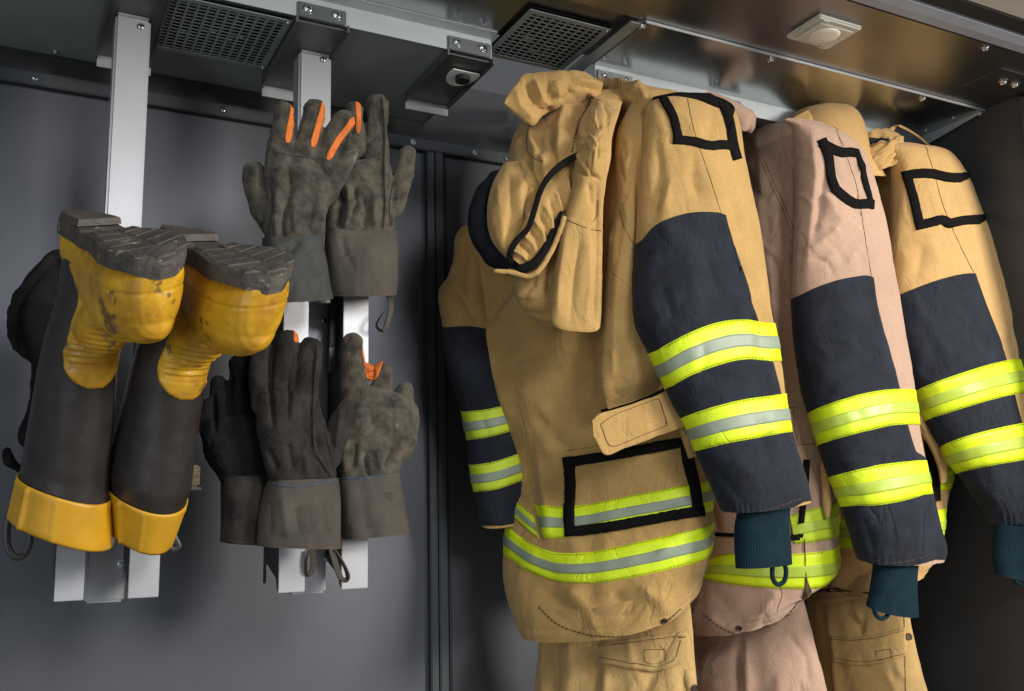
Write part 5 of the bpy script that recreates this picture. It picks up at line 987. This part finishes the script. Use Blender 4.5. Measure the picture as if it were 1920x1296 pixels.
def glove(label, digits, palm, Y, cuff, m, mc, strokes, seed, oranges=(), cuffst=(), loops=(), bind=None, cuffth=.034, palmth=.026, seams=()):
    g = empty('leather_glove', P(cuff[-1][0], cuff[-1][1], Y), label, 'glove', 'dirty leather gloves on the rack')
    meshes = [raw(tube_px([(x, y, r, Y + (q[0] if q else 0)) for x, y, r, *q in d], 't', None, 'raw', nu=26, nv=44, flat=.68)) for d in digits]
    meshes.append(surf_raw([(a, b_, c, d, 0, Y, palmth * k) for (a, b_, c, d, k) in palm], ex=2.6, top_round=14))
    me = remesh(meshes, .0022, 5); V, N_ = co_of(me)
    X, Yp, D = proj(V); face = np.clip((unit(CAM - V) * N_).sum(-1) * 1.6 + .3, 0, 1)
    r_ = seed; d = 1.35 * strokes_h(X, Yp, strokes) * face
    w1 = snoise(V * np.array([1, 1, .6]), .020, r_, 10); w2 = snoise(V, .009, r_ + 1, 12)
    d += .0013 * snoise(V, .035, r_ + 2) + .0024 * (0.5 - np.abs(w1)) + .0006 * (0.6 - np.abs(w2)) + .0002 * snoise(V, .003, r_ + 3)
    set_co(me, V + N_ * d[:, None]); link('hand', me, m, g)
    sf = Surf([(a, b_, c, d, s_, Y, cuffth * k) for (a, b_, c, d, s_, k) in cuff], nu=150, nv=110, strokes=cuffst, noise=[(.03, 2.4, r_ + 5), (.011, .6, r_ + 6)], ex=2.4)
    co = sf.mesh('gauntlet_cuff', mc, g, inset1=.07)
    c0, c1 = cuff[-1], cuff[0]
    strip(sf, [(c0[0] + 3, c0[1] - 5), ((c0[0] + c0[2]) / 2, (c0[1] + c0[3]) / 2 - 4 + c0[4]), (c0[2] - 3, c0[3] - 5)], 1.4, 'stitch_line', 'stitch', co, off=.0006, dash=(3, 2))
    if bind: strip(sf, bind, 4.5, 'cuff_binding', 'piping', co, off=.0012, jag=.001)
    bv = BVHTree.FromPolygons([Vector(v) for v in (V + N_ * d[:, None])], [tuple(p_.vertices) for p_ in me.polygons])
    def lay(line, wpx, name, mt, off=.0011, taper=True, back=0.0):
        q = smooth_line(np.array(line, float), 44); dd = np.gradient(q, axis=0); nr = np.stack([-dd[:, 1], dd[:, 0]], -1) / np.maximum(1e-6, np.hypot(*dd.T))[:, None]; tt = np.linspace(0, 1, 44)
        hw_ = wpx / 2 * (np.clip(np.minimum(tt, 1 - tt) * 7 + .25, 0, 1)**.6 if taper else np.ones(44)); T_, U_ = [], []
        for i in range(44):
            rt, ru = [], []
            for s_ in np.linspace(-1, 1, 7):
                xy = q[i] + nr[i] * hw_[i] * s_; dr = Vector(unit(rays(xy[0], xy[1]))); hit, nrm, ix, ds = bv.ray_cast(Vector(CAM), dr)
                if hit is None or ds > 1.9: hit, nrm, ix, ds = bv.find_nearest(Vector(P(xy[0], xy[1], Y)))
                rt.append(np.array(hit) + np.array(nrm) * off); ru.append(np.array(hit) - np.array(nrm) * .0015)
            T_.append(rt); U_.append(ru)
        return skin_mesh(name, np.array(T_), np.array(U_), mt, g)
    for pts, dy in oranges: lay([(x, y) for x, y, r in pts], 2.0 * np.mean([r for x, y, r in pts]) * .68, 'finger_lining', 'orange')
    for ln_ in seams: lay(ln_, 2.2, 'seam', 'seamdark', off=.0007, taper=False)
    for pts, yy in loops:
        c = P(*(smooth_line(np.array(pts, float), 40).T), yy); t_ = unit(np.gradient(c, axis=0)); vw = unit(CAM - c); sd = unit(np.cross(t_, vw)); tw = np.linspace(.2, 1.5, 40)[:, None]; a1 = sd * np.cos(tw) + vw * np.sin(tw); a2 = unit(np.cross(a1, t_))
        rings = [np.stack([c[i] + a1[i] * p_ * .0048 + a2[i] * q_ * .0011 for p_, q_ in ((-1, -1), (1, -1), (1, 1), (-1, 1))]) for i in range(40)]; V, Fs = ringtube(rings)
        mm = mesh_np('hanging_loop', V, Fs); b2 = bmesh.new(); b2.from_mesh(mm); bmesh.ops.recalc_face_normals(b2, faces=b2.faces); b2.to_mesh(mm); b2.free(); link('hanging_loop', mm, mc, g, smooth=False)
    return g, sf
# order: back ones first
glove('brown leather glove hanging upper right, thumb pointing right, behind its neighbour',
      [[(707, 178, 20), (708, 240, 22), (703, 310, 25), (690, 380, 28)], [(768, 272, 15), (759, 315, 18), (745, 365, 20), (728, 405, 20)], [(664, 190, 17, .01), (664, 230, 19, .01), (668, 300, 22, .01)]],
      [(650, 300, 730, 300, .8), (622, 345, 735, 345, 1), (615, 390, 738, 390, 1), (614, 428, 740, 426, .95), (616, 440, 738, 438, .9)], -.375,
      [(612, 430, 743, 432, 0, .85), (611, 445, 743, 445, 2, 1), (614, 500, 742, 498, 3, 1.05), (618, 553, 740, 551, 4, 1.1)], 'suedeR', 'cuffR',
      [([(716, 180), (722, 260), (718, 340), (722, 400), (718, 430)], 3, 3.5), ([(724, 220), (728, 300), (730, 380)], 3, -3), ([(630, 340), (640, 380), (630, 425)], 6, -6), ([(650, 350), (655, 400), (645, 430)], 6, 5), ([(665, 350), (670, 380), (655, 410)], 5, -6), ([(680, 360), (690, 400), (680, 430)], 7, -5), ([(700, 360), (702, 430)], 6, 4), ([(735, 330), (740, 370), (735, 420)], 4, -4)], 201,
      [([(667, 178, 7), (671, 200, 7), (672, 225, 7), (671, 250, 7)], 0)], [([(640, 440), (645, 470), (650, 480)], 10, -4), ([(690, 460), (700, 520)], 14, 3)], seams=[[(716, 185), (721, 240), (720, 320), (722, 380), (718, 428)], [(738, 340), (730, 380), (732, 425)]],
      loops=[([(728, 552), (733, 575), (728, 600), (718, 620), (707, 612), (712, 598), (722, 585)], -.37)])
glove('brown leather glove upper left with three orange finger linings',
      [[(536, 190, 20), (530, 240, 22), (522, 300, 25), (520, 370, 28)], [(594, 186, 22), (584, 235, 22), (566, 300, 26), (560, 370, 28)], [(655, 212, 18, -.008), (640, 235, 22, -.004), (615, 285, 26), (596, 340, 26)], [(676, 258, 16, -.008), (650, 285, 21, -.004), (622, 330, 25), (600, 380, 26)],
       [(475, 304, 18, .022), (478, 350, 21, .02), (496, 400, 24, .012), (520, 440, 24, .0)]],
      [(506, 300, 618, 310, .85), (500, 345, 624, 360, 1.05), (497, 390, 612, 398, 1.1), (494, 425, 606, 425, 1.0), (496, 452, 602, 450, .95)], -.425,
      [(492, 446, 604, 440, 0, .85), (490, 460, 605, 452, 2, 1), (494, 510, 614, 500, 3, 1.05), (502, 566, 623, 558, 4, 1.1)], 'suede', 'cuffL',
      [([(536, 380), (530, 420), (534, 450)], 4, -6), ([(520, 360), (516, 420), (520, 450)], 7, 4), ([(550, 390), (552, 440)], 6, 3), ([(590, 380), (580, 420), (590, 450)], 7, -4), ([(608, 390), (600, 415)], 5, 3), ([(540, 310), (545, 350), (538, 400)], 6, -4), ([(525, 270), (560, 285), (600, 300), (625, 345)], 5, -3), ([(505, 330), (512, 400)], 6, -3), ([(640, 228), (652, 222), (665, 232)], 3, -2.5)], 211,
      [([(551, 190, 9), (549, 215, 9), (543, 242, 9), (539, 268, 9)], 0), ([(611, 182, 9), (606, 205, 9), (597, 235, 9), (586, 276, 9)], 0), ([(668, 218, 9), (652, 240, 9), (634, 264, 9), (614, 300, 9)], 0)],
      [([(560, 450), (545, 470), (530, 470)], 9, -5), ([(580, 470), (600, 520)], 14, 3), ([(520, 480), (530, 550)], 14, 3)], seams=[[(505, 330), (511, 380), (505, 440)], [(512, 285), (545, 292), (590, 300), (618, 330)]])
glove('very dark glove lower left, beside the right boot',
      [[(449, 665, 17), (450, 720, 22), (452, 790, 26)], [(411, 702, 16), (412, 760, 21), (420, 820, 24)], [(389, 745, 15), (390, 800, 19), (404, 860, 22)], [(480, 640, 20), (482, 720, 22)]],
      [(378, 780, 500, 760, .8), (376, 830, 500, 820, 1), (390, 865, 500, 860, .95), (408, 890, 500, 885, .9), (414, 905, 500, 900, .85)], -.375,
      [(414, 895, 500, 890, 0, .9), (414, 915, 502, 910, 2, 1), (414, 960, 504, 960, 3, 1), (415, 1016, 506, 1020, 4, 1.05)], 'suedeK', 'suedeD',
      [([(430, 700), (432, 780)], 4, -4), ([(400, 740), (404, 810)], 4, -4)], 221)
glove('grey brown furry leather glove lower right with an orange lining in the finger fork',
      [[(661, 622, 19), (662, 680, 22), (666, 740, 27), (675, 800, 30)], [(721, 680, 17), (718, 715, 20), (708, 770, 25), (700, 820, 26)], [(757, 716, 15), (756, 755, 18), (742, 800, 23)], [(768, 755, 14), (770, 800, 16), (762, 835, 18), (745, 860, 18)]],
      [(645, 720, 735, 730, .8), (640, 770, 772, 770, 1.1), (636, 815, 778, 820, 1.15), (634, 850, 766, 850, 1.05), (634, 880, 748, 876, .95), (636, 900, 746, 892, .9)], -.375,
      [(632, 896, 746, 884, 2, .85), (633, 908, 748, 898, 3, 1), (638, 955, 756, 945, 3, 1.05), (642, 1012, 763, 999, 3, 1.1)], 'suedeR', 'cuffR',
      [([(684, 850), (690, 890), (686, 910)], 4, -6), ([(668, 830), (662, 880)], 7, -5), ([(705, 840), (712, 880)], 7, 5), ([(735, 840), (720, 880)], 6, -5), ([(650, 820), (645, 880)], 6, 5), ([(690, 760), (700, 800)], 8, -3), ([(740, 780), (735, 820)], 7, -3)], 231,
      [([(683, 650, 8), (688, 680, 9), (694, 712, 9)], 0), ([(714, 668, 8), (708, 690, 9), (697, 714, 9)], 0)], [([(690, 940), (700, 990)], 16, 3), ([(735, 920), (745, 980)], 10, -2)],
      bind=[(634, 897), (660, 898), (690, 896), (720, 890), (745, 882)])
glove('near black leather glove lower middle, thumb crossing to the right, pale scratch on its cuff',
      [[(492, 632, 18, .012), (488, 700, 20, .01), (492, 780, 24, .004)], [(541, 618, 21, .006), (532, 690, 23, .004), (524, 770, 27)], [(585, 633, 21), (576, 700, 24), (562, 780, 30)], [(653, 745, 13, -.01), (642, 785, 20, -.006), (622, 840, 26), (604, 880, 26)]],
      [(480, 730, 592, 730, .9), (480, 790, 606, 790, 1.1), (488, 840, 622, 840, 1.1), (500, 880, 628, 880, 1.0), (508, 905, 628, 902, .95)], -.425,
      [(506, 900, 630, 896, 1, .9), (500, 916, 631, 910, 2, 1), (492, 960, 634, 960, 3, 1.05), (486, 1024, 637, 1028, 3, 1.1)], 'suedeD', 'cuffR',
      [([(596, 640), (590, 700), (586, 780), (590, 850), (626, 900)], 3, 3.5), ([(604, 760), (612, 820), (630, 890)], 3.5, -4), ([(510, 640), (506, 720), (512, 800)], 4, -5), ([(556, 650), (545, 720), (540, 790)], 4, -5), ([(500, 840), (520, 880)], 6, -4), ([(540, 830), (550, 880)], 7, -4), ([(570, 850), (575, 890)], 6, 4), ([(640, 770), (628, 840)], 5, 3)], 241,
      [([(553, 606, 9), (557, 622, 10), (556, 642, 10)], 0)], [([(530, 930), (540, 1010)], 14, 5), ([(560, 950), (580, 1000)], 14, -5), ([(612, 930), (618, 1000)], 8, 4), ([(500, 940), (505, 1000)], 8, -3)],
      loops=[([(585, 1030), (588, 1050), (584, 1072), (576, 1078), (574, 1055), (578, 1032)], -.35), ([(622, 1030), (630, 1060), (640, 1085), (650, 1088), (652, 1078), (640, 1050), (628, 1030)], -.365)],
      bind=[(510, 908), (550, 912), (590, 908), (625, 902)], seams=[[(596, 640), (591, 700), (587, 780), (592, 840), (624, 900)], [(606, 770), (616, 830), (629, 885)]])
MT['scratch'] = mat('pale_scratch', (0.45, 0.40, 0.34), 0.8, var=.3, vscale=80)
# ================================================================ things half hidden behind the boots
g = empty('rubber_boot', P(60, 800, -.28), 'dark boot half hidden behind the left yellow boot, shade put into its black colour', 'boot', 'rubber boots hung upside down')
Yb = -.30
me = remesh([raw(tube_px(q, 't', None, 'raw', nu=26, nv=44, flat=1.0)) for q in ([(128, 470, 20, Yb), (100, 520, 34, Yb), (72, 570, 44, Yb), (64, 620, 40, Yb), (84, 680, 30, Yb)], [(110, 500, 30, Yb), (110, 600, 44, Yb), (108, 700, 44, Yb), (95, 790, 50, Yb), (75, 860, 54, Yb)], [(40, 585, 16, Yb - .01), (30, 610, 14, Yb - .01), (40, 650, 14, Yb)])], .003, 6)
V, N_ = co_of(me); set_co(me, V + N_ * (.0022 * snoise(V, .03, 77) + .0008 * snoise(V, .01, 78))[:, None]); link('boot_body', me, 'suedeK', g)  # black all over: the shade behind the front boot is put into the colour
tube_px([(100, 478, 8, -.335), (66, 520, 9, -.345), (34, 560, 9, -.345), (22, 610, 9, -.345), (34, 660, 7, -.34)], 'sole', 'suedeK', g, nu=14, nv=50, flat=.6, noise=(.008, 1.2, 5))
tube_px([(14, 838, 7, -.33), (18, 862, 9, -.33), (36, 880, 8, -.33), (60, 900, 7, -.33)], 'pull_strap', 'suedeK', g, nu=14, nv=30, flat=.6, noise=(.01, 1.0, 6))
MT['buckle'] = mat('brass_buckle', (0.20, 0.16, 0.09), 0.45, 0.8, var=.3, vscale=60, bump=1.0, bscale=900)
g = empty('strap_buckle', P(362, 890, -.40), 'knurled metal buckle on a black strap behind the right boot', 'buckle')
b = BM(); p = P(362, 893, -.42); b.box((p[0] - .012, -.428, p[2] - .016), (p[0] + .009, -.414, p[2] + .016), .003); b.done('buckle_block', 'buckle', g)
b = BM(); b.box((p[0] - .015, -.431, p[2] - .021), (p[0] + .011, -.412, p[2] - .0165), .001); b.done('buckle_base', 'bblack', g)
tube_px([(352, 800, 8, -.40), (358, 840, 6, -.405), (361, 872, 5, -.41)], 'strap', 'suedeK', g, nu=12, nv=20, flat=.4)
p = P(358, 848, -.43); b = BM(); b.cyl(p, (0, 0, -1), .0045, .004, 16); b.done('buckle_ring', 'bolt', g)
